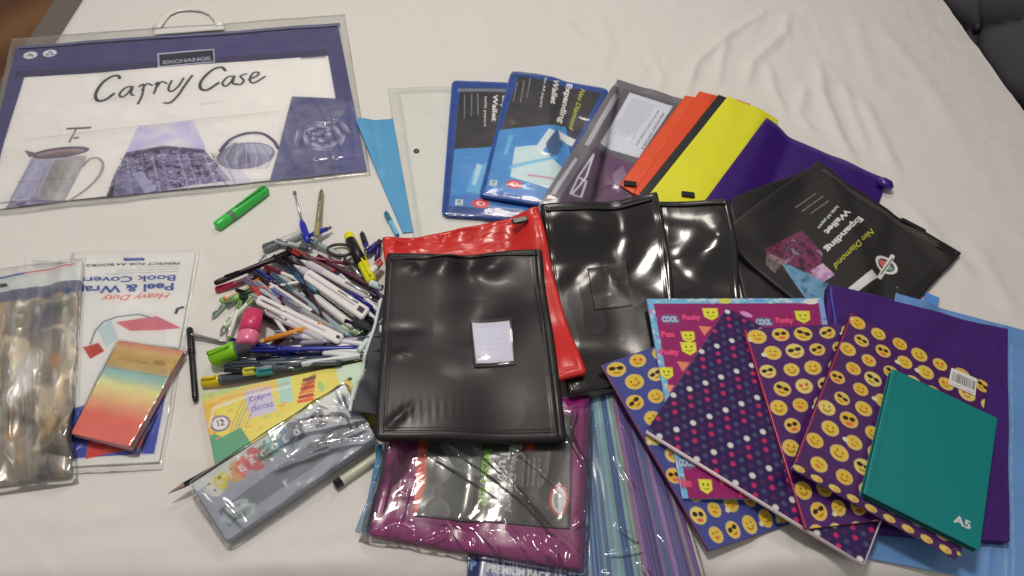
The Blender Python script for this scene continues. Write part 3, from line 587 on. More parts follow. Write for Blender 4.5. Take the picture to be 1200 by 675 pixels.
def wallet_print(c, q, script, full=True, pw=.4):
    """card insert of the blue wallets, in unit coordinates of the item"""
    W, H = c.W, c.H; c.fill((34, 66, 120)); i = 5
    u = lambda x, y: (i+(W-2*i)*x, i+(H-2*i)*y)
    c.poly([u(0, 0), u(1, 0), u(1, 1), u(0, 1)], (44, 42, 48))
    return u
def blue_wallet(q, vis, label, logo, ph, script):
    t = thing('expanding_wallet', label, 'wallet', base(q), group='blue expanding wallets')
    w4S = solve(q, .02, .004)
    def d(c):
        c.fill((36, 70, 132)); c.noise(20, .1, 2)
        c.ppoly(vis['black'], (46, 43, 48)); c.ppoly(vis['photo'], (70, 134, 180)); c.noise(30, .08, 5)
        for pts, col, al in vis['shapes']: c.ppoly(pts, col, al)
        for (txt, a, b, h, col, kw) in vis['text']: c.ptext(txt, a, b, h, col, **kw)
        for (a, b, wd) in vis['rows']:
            p = c.q([a, b]); e = p[1]-p[0]; L = np.hypot(*e); e /= L; lines_of_text(c, p[0], e, (0, 0), 1, L, 1, wd, (150, 148, 150), .75, int(a[0]))
        e = c.q1(*vis['logo']); c.ell(e[0], e[1], 15, 10, (206, 52, 60)); c.ell(e[0], e[1], 8, 5, (230, 190, 190)); c.ell(e[0]+1, e[1], 4, 3, (196, 40, 50))
        e = c.q1(*vis['tag']); c.rect(e[0]-6, e[1]-6, e[0]+7, e[1]+7, (206, 214, 220)); c.rect(e[0]-3, e[1]-4, e[0]+4, e[1]+1, (120, 130, 140)); c.rect(e[0]-3, e[1]+2, e[0]+5, e[1]+5, (150, 160, 170))
    sheet('pocket', q, d, PRINT_GLOSS, .004, parent=t, cell=1.0, w4S=w4S, round_mm=10, puff=.0035, puff_r=8, edge_col=(30, 78, 160))
    eg = mat('blue_piping', (44, 88, 160), rough=.3, coat=.3)
    w4, S = w4S; pts = []
    c0 = w4.mean(0)
    for k in range(4):
        a = w4[k]; n1 = w4[k-1]-a; n2 = w4[(k+1) % 4]-a; n1 /= np.hypot(*n1); n2 /= np.hypot(*n2); r_ = .010
        for th in np.linspace(0, math.pi/2, 5): pts.append(a + n1*r_*(1-math.sin(th)) + n2*r_*(1-math.cos(th)))
    pts.append(pts[0]); fine = []
    for a, b in zip(pts[:-1], pts[1:]):
        n = max(1, int(np.hypot(*(b-a))/.008)); fine += [a+(b-a)*k/n for k in range(n)]
    fine.append(pts[-1])
    tube('piping', [(p[0], p[1], float(S(*p))+.0052) for p in fine], .0024, eg, t, n=8)
    sheet('sleeve', q, None, FILM, .0004, mode=.004, cell=2.2, parent=t, round_mm=9, wrinkle=creasy(.0008, 30, 4))
    return t
blue_wallet([(531, 96), (640, 100), (640, 262), (519, 253)], dict(black=[(539, 105), (636, 106), (636, 170), (532, 180)], photo=[(532, 180), (636, 170), (636, 250), (526, 244)],
    shapes=[([(558, 196), (564, 198), (556, 222), (552, 220)], (206, 216, 222), .9), ([(536, 106), (632, 106), (632, 110), (536, 110)], (150, 160, 176), .5), ([(528, 232), (636, 232), (636, 248), (526, 244)], (58, 110, 170), .7), ([(556, 200), (580, 190), (580, 235), (545, 228)], (120, 180, 214), .5)],
    text=[('Wallet', (577, 114), (575, 146), 9, (214, 214, 214), dict(bold=.03)), ('Expanding', (588, 114), (584, 162), 9, (214, 214, 214), dict(bold=.03)), ('holds papers', (567, 116), (566, 152), 4.5, (196, 196, 196), dict(bold=.02))],
    rows=[((544, 114), (543, 172), 2.2), ((552, 113), (551, 168), 2.2), ((559, 113), (559, 164), 2.2)], logo=(562, 242), tag=(537, 240)),
    'blue expanding wallet mostly covered by its twin on the right', 0, 0, 0)
blue_wallet([(600, 86), (712, 106), (674, 253), (563, 230)], dict(black=[(607, 95), (704, 112), (672, 172), (660, 154), (585, 163)], photo=[(583, 162), (661, 154), (668, 200), (668, 247), (568, 226)],
    shapes=[([(601, 182), (624, 180), (658, 205), (652, 232), (596, 214)], (196, 214, 226), .9), ([(625, 182), (641, 160), (648, 163), (632, 190)], (206, 220, 228), .9), ([(637, 178), (650, 160), (660, 170), (651, 190), (640, 192)], (58, 84, 116), .9), ([(594, 202), (650, 192), (652, 195), (594, 206)], (110, 170, 206), .8), ([(616, 212), (655, 218), (655, 220), (616, 214)], (190, 110, 150), .8), ([(652, 160), (673, 170), (668, 178), (654, 170)], (210, 210, 206), .9), ([(566, 222), (668, 238), (668, 250), (560, 230)], (70, 120, 180), .5), ([(594, 168), (600, 168), (592, 190), (588, 190)], (110, 176, 212), .7)],
    text=[('Expanding', (664, 99), (652, 151), 10, (222, 222, 222), dict(bold=.035)), ('Wallet', (648, 97), (643, 130), 10, (222, 222, 222), dict(bold=.035)), ('Neo Diamond', (680, 105), (664, 158), 9, (184, 182, 60), dict(shear=.4, bold=.01)), ('for A4 papers', (637, 97), (630, 135), 4.5, (200, 200, 200), dict(bold=.02))],
    rows=[((605, 104), (594, 152), 2.2), ((613, 102), (603, 155), 2.2), ((620, 99), (611, 148), 2.2)], logo=(601, 222), tag=(577, 219)),
    'blue expanding wallet lying on top of the other, yellow script at its right', 0, 0, 0)
# ---- grey display folder
q = [(724, 93), (818, 122), (760, 262), (626, 252)]
t = thing('display_folder', 'smoky grey plastic folder holding a white label sheet and purple paper', 'folder', base(q))
def d(c):
    c.fill((112, 106, 108)); c.noise(40, .06, 3)
    c.ppoly([(733, 103), (812, 126), (748, 256), (652, 250)], (96, 90, 96)); c.ppoly([(700, 170), (752, 190), (735, 250), (656, 240)], (86, 62, 84)); c.ppoly([(716, 178), (750, 190), (730, 240), (712, 232)], (104, 60, 100), .7)
    c.ppoly([(741, 108), (792, 124), (754, 182), (708, 166)], (196, 192, 194))
    p = c.q([(744, 114), (715, 160)]); e = p[1]-p[0]; L = np.hypot(*e); e /= L; dn = np.array((-e[1], e[0]))*-1
    lines_of_text(c, p[0]+dn*4, e, dn, 12, L*.95, 4.2, 1.6, (140, 136, 144), .6, 8)
    c.ptext('PRODUCT DETAILS', (781, 131), (757, 172), 4, (90, 84, 90), bold=.03); c.ptext('40 POCKET DISPLAY', (776, 128), (750, 168), 3, (100, 94, 98), bold=.03)
    c.ppoly([(722, 110), (728, 112), (693, 170), (687, 168)], (176, 170, 176), .9)
    c.ppoly([(676, 184), (680, 186), (652, 232), (646, 231)], (184, 178, 186), .9)
    c.pline([(700, 180), (692, 206), (675, 228)], 3.5, (196, 190, 196)); c.pline([(700, 180), (682, 206), (672, 229), (686, 231), (692, 212), (684, 208)], 3.5, (190, 184, 192))
    c.ppoly([(724, 200), (736, 190), (742, 205), (730, 222)], (140, 120, 142), .7)
sheet('cover', q, d, mat('smoky_plastic', vcol=True, rough=.28, coat=.5), .004, parent=t, cell=1.1, mode=.014, edge_col=(84, 80, 82))
sheet('sleeve', [(724, 95), (816, 123), (758, 258), (629, 250)], None, FILM, .0004, mode=.004, cell=2.2, parent=t, wrinkle=creasy(.0007, 30, 14))
# ---- coloured folders: front flap with a folded spine edge, elastic tags
def folder(q, col, label, kind='folder', thick=.0035, tag_px=None, edge=None, m=None, line=None):
    t = thing('elastic_folder', label, 'folder', base(q))
    def d(c):
        c.fill(col); c.noise(50, .05, 3)
        if edge: c.line([(1.5, 0), (1.5, c.H)], 3, edge); c.line([(c.W-1.5, 0), (c.W-1.5, c.H)], 3, edge)
        if line: c.line([(0, 6), (c.W, 6)], 1.2, line, .7); c.line([(0, 11), (c.W, 11)], .8, line, .4)
    sheet('flap', q, d, m or mat('folder_plastic', vcol=True, rough=.35, coat=.2), thick, parent=t, cell=1.8, mode=.016, round_mm=5, puff=.001, puff_r=4, edge_col=tuple(v*.75 for v in col))
    for tp in tag_px or []:
        w_ = P(*tp, .03); S1 = drape(np.array([w_]*4), .006); z = float(S1(*w_)); w_ = P(*tp, z); z = float(S1(*w_))
        box_at('elastic_tag', w_, (1, 0), (0, 1), .011, .006, z+.0005, z+.004, mat('black_elastic', (36, 34, 34), rough=.7), t)
    return t
folder([(803, 112), (862, 124), (790, 262), (726, 216)], (252, 80, 42), 'orange red folder, leftmost of the two orange ones, beside the grey folder', edge=(196, 60, 34))
folder([(820, 107), (880, 122), (806, 262), (742, 226)], (255, 74, 40), 'orange red folder, right one of the pair, against the black edge', edge=(202, 62, 36), tag_px=[(738, 217)])
folder([(842, 111), (900, 134), (835, 268), (748, 229)], (44, 40, 42), 'black folder showing as a thin strip between orange and yellow')
folder([(853, 113), (912, 141), (850, 300), (760, 229)], (236, 222, 44), 'bright yellow folder between the black strip and the purple wallet')
q = [(898, 138), (1040, 210), (1000, 330), (818, 246)]
t = folder(q, (56, 30, 98), 'deep purple plastic wallet with a rounded toggle at its corner', line=(140, 120, 180), tag_px=[(806, 229)])
w_ = P(1038, 215, .012); S1 = drape(np.array([w_]*4), .008); z = float(S1(*w_)); PUR = mat('purple_plastic', (60, 36, 110), rough=.3, coat=.3)
tube('toggle', [(w_[0]-.012, w_[1]+.006, z+.004), (w_[0]-.006, w_[1]+.003, z+.007), (w_[0]+.004, w_[1]-.004, z+.007), (w_[0]+.010, w_[1]-.009, z+.004)], [.006, .011, .011, .006], PUR, t, n=16, flat=.7)
q = [(853, 234), (962, 190), (1012, 330), (884, 400)]
t = thing('plastic_pocket', 'plain black plastic pocket between the zip bags and the black wallet with the badge', 'pocket', base(q))
sheet('pocket_sheet', q, lambda c: (c.fill((50, 46, 46)), c.noise(40, .15, 3)), VINYL_MATT, .003, parent=t, cell=1.8, mode=.02, round_mm=22, puff=.002, puff_r=8, wrinkle=creasy(.001, 60, 6))
# ---- black expanding wallet at the right with the card facing up
q = [(958, 189), (1127, 297), (1012, 420), (846, 272)]
t = thing('expanding_wallet', 'black expanding wallet at the right with yellow script and a round white badge', 'wallet', base(q))
def d(c):
    c.fill((46, 43, 42)); c.noise(40, .12, 3)
    c.ppoly([(962, 206), (1108, 296), (1010, 392), (868, 272)], (51, 48, 46)); c.ppoly([(960, 200), (964, 198), (1112, 292), (1108, 296)], (72, 68, 64), .7)
    for k, (a, b) in enumerate((((953, 225), (905, 258)), ((961, 228), (912, 262)), ((967, 233), (925, 262)))):
        p = c.q([a, b]); e = p[1]-p[0]; L = np.hypot(*e); e /= L; lines_of_text(c, p[0], e, (0, 0), 1, L, 1, 1.6, (150, 146, 144), .8, k)
    c.ptext('holds A4 papers', (976, 238), (953, 263), 5, (206, 204, 200), bold=.02); c.ptext('Wallet', (987, 242), (960, 268), 9, (214, 212, 208), bold=.035); c.ptext('Expanding', (1003, 248), (960, 288), 9.5, (220, 218, 214), bold=.035)
    c.ptext('Neo Diamond', (1017, 262), (968, 308), 9, (186, 176, 62), shear=.4, bold=.01)
    e = c.q1(1036, 305); c.ell(e[0], e[1], 19, 18, (214, 208, 202)); c.ell(e[0], e[1], 14, 13, (74, 70, 68)); c.ell(e[0]-5, e[1]+1, 7, 7, (206, 96, 100)); c.ell(e[0]+6, e[1], 6, 6, (120, 150, 140))
    p = c.q([(1022, 304), (1052, 306)]); c.line([c.q1(1044, 294), c.q1(1028, 320)], 7, (216, 212, 206)); c.pline([(1044, 297), (1030, 316)], 2, (90, 84, 84))
    c.ppoly([(1016, 313), (1026, 320), (998, 340), (986, 336)], (210, 206, 200)); e = c.q1(1050, 333); c.ell(e[0], e[1], 2, 2, (110, 106, 104))
    c.nfill([(892, 288), (935, 266), (958, 292), (956, 318), (935, 326)], [(52, 44, 46), (96, 44, 66), (124, 60, 92), (60, 44, 50), (150, 110, 128)], 13, 4); c.nfill([(944, 312), (958, 304), (972, 318), (955, 328)], [(176, 120, 170), (214, 180, 210)], 8, 4, .9)
    c.nfill([(895, 290), (915, 298), (905, 312), (895, 302)], [(150, 126, 120), (80, 66, 66)], 6, 2, .8); c.nfill([(912, 302), (925, 306), (968, 330), (968, 372), (950, 360)], [(70, 100, 122), (110, 150, 176), (84, 116, 140)], 12, 9)
sheet('pocket', q, d, mat('black_card_sleeve', vcol=True, rough=.4, coat=.2), .006, parent=t, cell=1.0, mode=.018, round_mm=6, puff=.002, puff_r=6, edge_col=(40, 36, 36))
BLK = mat('black_plastic', (42, 39, 40), rough=.35, coat=.2)
for k, (x, y) in enumerate(((1108, 293), (1070, 264))):
    w_ = P(x, y, .012); S1 = drape(np.array([w_]*4), .008); z = float(S1(*w_)); a = R(-33)
    box_at('fastener', w_, (math.cos(a), math.sin(a)), (-math.sin(a), math.cos(a)), .016 if k == 0 else .022, .007 if k == 0 else .0035, z-.001, z+.0025, BLK, t, b=.0015)
# ---- dark purple/black zip bags
def zip_bag(q, label, col, group=None, mode=.02, wr=None, th=.003, puff=.0028, zipc=(30, 28, 30), rib=False, zip_side=0, cell=1.5, name='zip_bag', m=None, draw=None, rnd=7):
    t = thing(name, label, 'zip bag', base(q), group=group)
    w4S = solve(q, mode, th)
    def d(c):
        c.fill(col); c.noise(50, .10, 3)
        if draw: draw(c)
        L = max(.6, c.W*.004)
        for k in (3.5,):                      # stitched hem all round
            c.line([(k, k), (c.W-k, k), (c.W-k, c.H-k), (k, c.H-k), (k, k)], 1.0, tuple(min(255, v*1.35+8) for v in col), .45)
        c.line([(0, 0), (c.W, 0), (c.W, c.H), (0, c.H), (0, 0)], 2.4, tuple(v*.75 for v in col), .8)
    sheet('body', q, d, m or VINYL, th, parent=t, cell=cell, w4S=w4S, puff=puff, puff_r=9, wrinkle=wr, round_mm=rnd, hem=.0009)
    return t, w4S
def strip_on(t, name, px, wd, m, z=.001, thick=.002, n=40):
    """a narrow band laid over whatever is there, along photo points"""
    pts = []
    for (x, y) in px: pts.append(P(x, y, .03))
    S1 = drape(np.array([(min(p[0] for p in pts), min(p[1] for p in pts)), (max(p[0] for p in pts), max(p[1] for p in pts))]*2), .004)
    out = []
    for (x, y) in px:
        w_ = P(x, y, .03)
        for _ in range(3): w_ = P(x, y, float(S1(*w_)))
        out.append(w_)
    fine = []
    for a, b in zip(out[:-1], out[1:]):
        for k in range(n): fine.append(a+(b-a)*k/n)
    fine.append(out[-1])
    return tube(name, [(p[0], p[1], float(S1(*p))+z) for p in fine], wd/2, m, t, n=8, flat=thick/wd*1.6)
def hmp(U, V, W, H, u, v, ru, rv, a, rot=0.0):
    x = U-W*u; y = V-H*v; c_, s_ = math.cos(rot), math.sin(rot); return a*np.exp(-(((x*c_+y*s_)/ru)**2+((-x*s_+y*c_)/rv)**2))
# ================================================================== pens, box, tin
def line_rest(a, b, r, n=60):
    """height and slope of a straight rod lying on the pile between a and b (xy)"""
    t = np.linspace(0, 1, n); X = a[0]+(b[0]-a[0])*t; Y = a[1]+(b[1]-a[1])*t; e = (b-a)/max(np.hypot(*(b-a)), 1e-6); s = np.array((-e[1], e[0])); z = np.full(n, -1.0)
    for k in (-.6, 0, .6): j, i = hidx(X+s[0]*r*k, Y+s[1]*r*k); z = np.maximum(z, HF[j, i])
    L = np.hypot(*(b-a)); best = None
    for m in np.linspace(-.25, .25, 41):
        h = (z - m*(t-.5)*L).max()
        if best is None or h < best[0]: best = (h, m)
    h, m = best; return (h-m*L/2, h+m*L/2)
class Rod:
    def __init__(s, p0, p1, r, sink=.35):
        z0 = z1 = 0.01
        for _ in range(4):
            a = P(*p0, z0+r); b = P(*p1, z1+r); z0, z1 = line_rest(a, b, r); z0, z1 = [z if z < .014 else .014+(z-.014)*.45 for z in (z0, z1)]
        s.a = np.array((a[0], a[1], z0+r*(1-sink*.4))); s.b = np.array((b[0], b[1], z1+r*(1-sink*.4))); s.L = np.linalg.norm(s.b-s.a); s.e = (s.b-s.a)/s.L; s.r = r
        for t in np.linspace(0, 1, int(s.L/.0015)+2):
            p = s.a+(s.b-s.a)*t
            for k in np.linspace(-.8, .8, 7): put(np.array([p[0]-s.e[1]*r*k]), np.array([p[1]+s.e[0]*r*k]), np.array([p[2]+r*(.45-sink)*math.sqrt(1-k*k)]))
    def at(s, t, side=0, up=0): sd = np.array((-s.e[1], s.e[0], 0)); sd /= np.linalg.norm(sd); u = np.cross(s.e, sd); u = u if u[2] > 0 else -u; return s.a+s.e*s.L*t+sd*side+u*up
    def seg(s, name, t0, t1, prof, m, par, n=14, side=0, up=0, flat=1): return tube(name, [s.at(t0+(t1-t0)*k, side, up) for k, _ in prof], [q for _, q in prof], m, par, n=n, flat=flat)
def metal(c=(170, 166, 160)): 
    if ('m', c) not in _mc: _mc[('m', c)] = mat('pen_metal', c, rough=.28, metal=.85)
    return _mc[('m', c)]
CLEARP = mat('clear_barrel', (206, 202, 204), rough=.12, trans=.75, coat=.4, alpha=.75)
def clip(rd, t, t0, t1, m, w_=.0012):
    r = rd.r; return tube('clip', [rd.at(t0, 0, r), rd.at(t0+(t1-t0)*.05, 0, r*1.35+.0008), rd.at(t0+(t1-t0)*.9, 0, r*1.25+.0006), rd.at(t1, 0, r*1.05)], w_, m, t, n=6, flat=.7)
def pen(p0, p1, r, body, cap, label, kind='capped', capf=.38, grip=None, group='pens heaped in the pile', clear=False, clipm=None, cat='pen', name=None, sink=.35, tipc=None):
    """p0 is the cap or tail end, p1 the writing end; both in photo pixels"""
    rd = Rod(p0, p1, r, sink); c0 = rd.a; t = thing(name or 'pen', label, cat, (float(c0[0]), float(c0[1]), 0.0), group=group)
    bm = CLEARP if clear else plastic(body); cm = plastic(cap) if cap is not None else bm
    if kind == 'capped':
        rd.seg('barrel', capf-.05, .975, [(0, r*.84), (.02, r*.88), (.96, r*.88), (.985, r*.8), (1, r*.5)], bm, t)
        rd.seg('end_plug', .965, 1.0, [(0, r*.8), (.5, r*.78), (1, r*.55)], cm, t)
        if clear: rd.seg('ink_tube', capf, .95, [(0, r*.38), (1, r*.38)], plastic(cap or body), t, n=8)
        rd.seg('cap', 0, capf, [(0, r*.55), (.03, r*.86), (.08, r), (.96, r*1.03), (1, r*.98)], cm, t)
        clip(rd, t, .02, capf*.92, clipm or cm)
    elif kind == 'click':
        rd.seg('plunger', 0, .06, [(0, r*.4), (.2, r*.5), (1, r*.5)], clipm or metal(), t, n=10)
        rd.seg('barrel', .05, .80, [(0, r*.8), (.05, r), (1, r)], bm, t); clip(rd, t, .06, .36, clipm or metal())
        rd.seg('grip', .66, .9, [(0, r*.98), (.05, r*1.08), (.85, r*1.06), (1, r*.8)], plastic(grip or cap or body, .6), t)
        rd.seg('tip', .895, 1.0, [(0, r*.78), (.6, r*.4), (.9, r*.16), (1, r*.1)], metal() if tipc is None else plastic(tipc), t)
    elif kind == 'marker':
        rd.seg('barrel', capf-.02, 1, [(0, r*.9), (.03, r*.96), (.9, r*.96), (.97, r*.88), (1, r*.6)], bm, t, n=18)
        rd.seg('band', capf-.005, capf+.05, [(0, r*.99), (1, r*.99)], plastic(grip or (90, 88, 92)), t, n=18)
        rd.seg('cap', 0, capf, [(0, r*.6), (.04, r*.86), (.12, r*.92), (.95, r*1.02), (1, r*.96)], cm, t, n=18)
        clip(rd, t, .03, capf*.85, cm, .0016)
    elif kind == 'pencil':
        rd.seg('barrel', 0.05, .88, [(0, r), (1, r)], plastic(body, .35), t, n=6)
        rd.seg('wood_tip', .88, .975, [(0, r*.98), (1, r*.25)], plastic((206, 164, 116) if tipc != (130, 110, 112) else (150, 122, 116), .7), t, n=12); rd.seg('lead', .97, 1, [(0, r*.28), (1, r*.06)], plastic(tipc or (50, 48, 50), .5), t, n=8)
        rd.seg('end_cap', 0, .055, [(0, r*.6), (.2, r*.95), (1, r*1.0)], plastic(cap) if cap is not None else metal(), t, n=12)
    return t, rd
G = 'pens heaped in the pile'
# lone pens
pen((313, 221), (253, 265), .0085, (60, 176, 74), (58, 170, 70), 'vivid green highlighter lying alone below the carry case', 'marker', capf=.70, grip=(110, 116, 112), group=None, cat='highlighter', name='highlighter')
pen((222, 384), (229, 470), .0046, (38, 36, 38), (34, 32, 34), 'black stick pen standing apart at the far left of the pile', 'capped', group=None)
pen((268, 403), (221, 391), .0026, (120, 116, 112), None, 'thin grey metal pen poking left across the tall black pen', 'click', group=None, grip=(120, 116, 112))
# crayon box
q = [(236, 462), (424, 424), (446, 492), (252, 546)]
t = thing('crayon_box', 'yellow and green cardboard box of twelve crayons partly under the grey tin', 'crayon box', base(q))
w4, S = solve(q, 'rigid', .014)
slab('carton', w4, S, .0003, .0135, plastic((220, 168, 66), .5), t, bev=.0008)
def d(c):
    c.fill((242, 194, 88)); c.noise(40, .05, 3)
    c.ppoly([(236, 462), (262, 456), (330, 440), (322, 446), (255, 470), (238, 474)], (170, 190, 120)); c.ppoly([(244, 505), (262, 512), (286, 500), (300, 520), (252, 546)], (86, 146, 110)); c.ppoly([(236, 470), (300, 450), (345, 441), (345, 445), (300, 456), (240, 484)], (232, 178, 96), .9)
    c.ppoly([(238, 474), (250, 470), (262, 505), (243, 512)], (236, 170, 66)); c.ppoly([(345, 437), (390, 430), (398, 470), (350, 476)], (240, 196, 88)); c.ppoly([(396, 430), (426, 424), (440, 470), (408, 474)], (190, 208, 176)); c.ppoly([(330, 442), (346, 440), (350, 470), (334, 472)], (160, 196, 176))
    c.ppoly([(290, 458), (322, 450), (330, 480), (298, 490)], (190, 182, 208)); c.ptext('Crayon', (297, 470), (324, 463), 7, (120, 96, 170), bold=.03); c.ptext('CRAYONS', (300, 482), (327, 475), 7, (112, 90, 160), bold=.02)
    e = c.q1(260, 496); c.ell(e[0], e[1], 12, 11, (112, 100, 140)); c.ell(e[0], e[1], 9.5, 8.5, (214, 210, 206)); c.ptext('12', (255, 500), (266, 497.5), 8, (70, 60, 100), bold=.04)
    for k in range(6):
        y = 443+k*5; c.ppoly([(360-k*1.2, y), (374-.4*k, y-4), (375-.3*k, y+.2), (360-k*1.2, y+4)], [(120, 60, 40), (206, 96, 44), (200, 60, 44), (214, 130, 60), (176, 50, 46), (214, 96, 44)][k])
    c.ppoly([(356, 462), (368, 440), (374, 436), (376, 440), (366, 455)], (110, 46, 40), .5)
    c.ppoly([(405, 445), (412, 443), (420, 462), (412, 466)], (220, 176, 80)); e = c.q1(412, 444); c.ell(e[0], e[1], 3.5, 3, (60, 60, 50)); c.ppoly([(400, 450), (408, 470), (396, 472)], (150, 180, 190), .8)
    rr = random.Random(12)
    for k in range(46):
        x = rr.uniform(248, 352); y = 486-(x-248)*.26+rr.uniform(-24, 34); p = c.q1(x, y); c.ell(p[0], p[1], rr.uniform(1.5, 6), rr.uniform(1, 2.5), rr.choice([(250, 226, 150), (226, 150, 60), (150, 180, 110), (248, 236, 196), (214, 120, 60), (236, 180, 70)]), .55, rr.uniform(-.6, .2), soft=.4)
    for k in range(5): c.pline([(272+k*5, 505-k*1.5), (292+k*5, 462-k*1.5)], 1.2, [(206, 90, 60), (90, 140, 90), (90, 110, 170), (220, 150, 60), (150, 90, 150)][k], .7)
    c.pline([(246, 500), (252, 478), (300, 462), (345, 452)], 2.5, (248, 240, 214), .8); c.pline([(240, 480), (262, 468), (325, 452), (345, 447)], 1.6, (222, 120, 60), .7)
    e = c.q1(381, 452); c.ell(e[0], e[1], 4, 9, (130, 180, 110), .7); lines_of_text(c, c.q1(270, 515), (.96, -.25), (.2, 1), 3, 30, 4, 1.5, (120, 130, 90), .6)
sheet('printed_face', q, d, PRINT, .0006, parent=t, cell=1.0, w4S=(w4, S), zoff=.0136, gap=0)
# black pen and pink pencil beside tin
pen((352, 492), (196, 579), .0036, (52, 46, 50), (150, 130, 130), 'black pencil with a pale sharpened tip poking out beside the tin', 'pencil', group=None, cat='pencil', name='pencil', tipc=(130, 110, 112))
pen((448, 530), (392, 569), .0062, (190, 184, 160), (44, 42, 42), 'cream marker with a dark end beside the lower right of the tin', 'marker', capf=.12, group=None, cat='marker', name='marker') if False else pen((392, 569), (450, 529), .0062, (190, 184, 160), (44, 42, 42), 'cream marker with a dark end beside the lower right of the tin', 'marker', capf=.14, group=None, cat='marker', name='marker', grip=(196, 190, 170))
# tin of pencils
q = [(224, 567), (404, 450), (441, 514), (266, 634)]
t = thing('paint_tin', 'flat grey tin with a row of coloured splashes, wrapped in glossy film', 'tin', base(q))
w4, S = solve(q, 'rigid', .016)
TINM = mat('tin_side', (150, 150, 154), rough=.3, metal=.5, coat=.3)
slab('tray', w4, S, .0005, .009, TINM, t, bev=.0012); slab('lid', w4, S, .0092, .0158, mat('tin_lid', (140, 142, 148), rough=.28, metal=.5, coat=.3), t, inset=-.0006, bev=.0012)
def d(c):
    c.fill((160, 161, 169)); c.noise(60, .08, 3)
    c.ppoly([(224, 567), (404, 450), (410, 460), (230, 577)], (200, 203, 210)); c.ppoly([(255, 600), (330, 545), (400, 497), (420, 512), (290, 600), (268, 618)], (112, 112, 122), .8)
    pal = [(214, 214, 218), (212, 196, 66), (206, 160, 96), (208, 110, 112), (196, 84, 94), (96, 128, 96), (128, 170, 160), (110, 136, 150), (88, 92, 104), (176, 178, 186), (70, 66, 84), (210, 210, 216)]
    rr = random.Random(5); n = len(pal)
    for k in range(n):
        x = 249+(386-249)*k/(n-1); y = 571+(482-571)*k/(n-1)
        for j in range(12): p = c.q1(x+rr.uniform(-7, 7), y+rr.uniform(-9, 9)); c.ell(p[0], p[1], rr.uniform(3, 8), rr.uniform(2, 6), pal[k], .9, rr.uniform(0, 3))
        for j in range(3): p = c.q1(x+rr.uniform(-6, 6), y+rr.uniform(-6, 6)); c.ell(p[0], p[1], rr.uniform(1, 2.4), rr.uniform(1, 2), rr.choice([(230, 230, 232), (60, 58, 66)]), .8)
    for k, ch in enumerate('WATERCOLOURS'):
        x = 246+(388-246)*k/11.0; y = 578+(486-578)*k/11.0; c.ptext(ch, (x-3.5, y+2), (x+3, y-2.5), 8.5, (232, 230, 232) if k % 3 else (250, 250, 250), bold=.04)
    e = c.q1(280, 600); c.ell(e[0], e[1], 19, 13, (176, 184, 182), .9, .2); c.ell(e[0], e[1], 14, 9, (130, 138, 140), .6, .2); c.ptext('Studio', (267, 605), (294, 592), 6, (220, 222, 222), bold=.03); c.ptext('ART', (274, 612), (290, 603), 4.5, (90, 110, 100), bold=.03)
    c.ppoly([(291, 583), (300, 586), (296, 592), (290, 590)], (96, 130, 100), .8)
    c.ptext('SMART', (362, 532), (418, 503), 10, (70, 70, 82), bold=.02, al=.8)
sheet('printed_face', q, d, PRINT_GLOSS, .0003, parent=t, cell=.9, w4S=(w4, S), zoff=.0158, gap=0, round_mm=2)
qw = [(221, 568), (404, 446), (445, 514), (267, 640)]
sheet('wrapper', qw, None, FILM_S, .0006, mode=.005, cell=1.4, parent=t, wrinkle=tents(qw, [(330, 520, 440, 495, 4, 4), (350, 540, 436, 505, 4, 3), (310, 560, 420, 520, 3, 5), (370, 480, 430, 500, 4, 4), (395, 460, 420, 515, 4, 4), (300, 545, 380, 500, 2.5, 5), (260, 590, 290, 620, 2, 4), (376, 530, 440, 520, 3, 3), (340, 500, 400, 490, 3, 3), (240, 560, 400, 458, 2, 4)], lambda U, V, W, H: .0011*np.sin((U+1.6*V)/9+2*fbm(U/50, V/50, 3))*np.clip(U/W*1.6-.2, .15, 1)+.0008*ridged(U/16, V/16, 6)**2))


# bottom of the heap: rows running left to right above the crayon box
rows = [
 ((236, 448), (318, 436), .0075, (70, 76, 84), (206, 178, 30), 'yellow capped highlighter with a dark barrel at the lower left of the pile', 'marker', .26),
 ((284, 436), (372, 424), .0060, (190, 186, 120), (208, 196, 80), 'pale yellow felt pen lying above the crayon box', 'marker', .2),
 ((300, 437), (400, 424), .0055, (96, 108, 108), (58, 136, 138), 'grey felt pen with a teal cap right above the crayon box', 'marker', .2),
 ((430, 420), (330, 428), .0046, (150, 156, 154), (110, 120, 118), 'pale grey pen lying along the top of the crayon box', 'capped', .3),
 ((262, 421), (345, 424), .0052, (72, 74, 82), (118, 118, 122), 'dark grey barrelled pen in front of the lime marker', 'click', .3),
 ((436, 413), (320, 417), .0046, (44, 50, 128), (40, 44, 118), 'deep blue pen running along the lower pile, cap to the right', 'capped', .4),
 ((288, 404), (378, 414), .0048, (50, 56, 140), (44, 46, 130), 'deep blue pen starting just below the pink sharpener', 'capped', .35),
 ((318, 428), (425, 421), .0042, (44, 62, 70), (40, 52, 62), 'dark teal pen below the two deep blue pens', 'click', .3),
 ((362, 421), (322, 426), .0040, (110, 160, 162), (120, 170, 172), 'short pale teal pen piece below the blue pens', 'click', .3),
 ((442, 405), (360, 412), .0045, (176, 166, 168), (150, 140, 146), 'greyish pink pen lying at the right of the lower pile', 'click', .3),
 ((268, 430), (345, 431), .0040, (150, 148, 150), (96, 92, 98), 'silvery pen between the lime marker and the yellow highlighter', 'click', .3),
 ((440, 418), (378, 414), .0050, (206, 204, 206), (190, 188, 192), 'white pen at the lower right corner of the pile', 'capped', .3)]
for a, b, r, bd, cp, lb, kd, cf in rows: pen(a, b, r, bd, cp, lb, kd, capf=cf, grip=(80, 80, 86) if kd == 'click' else None)
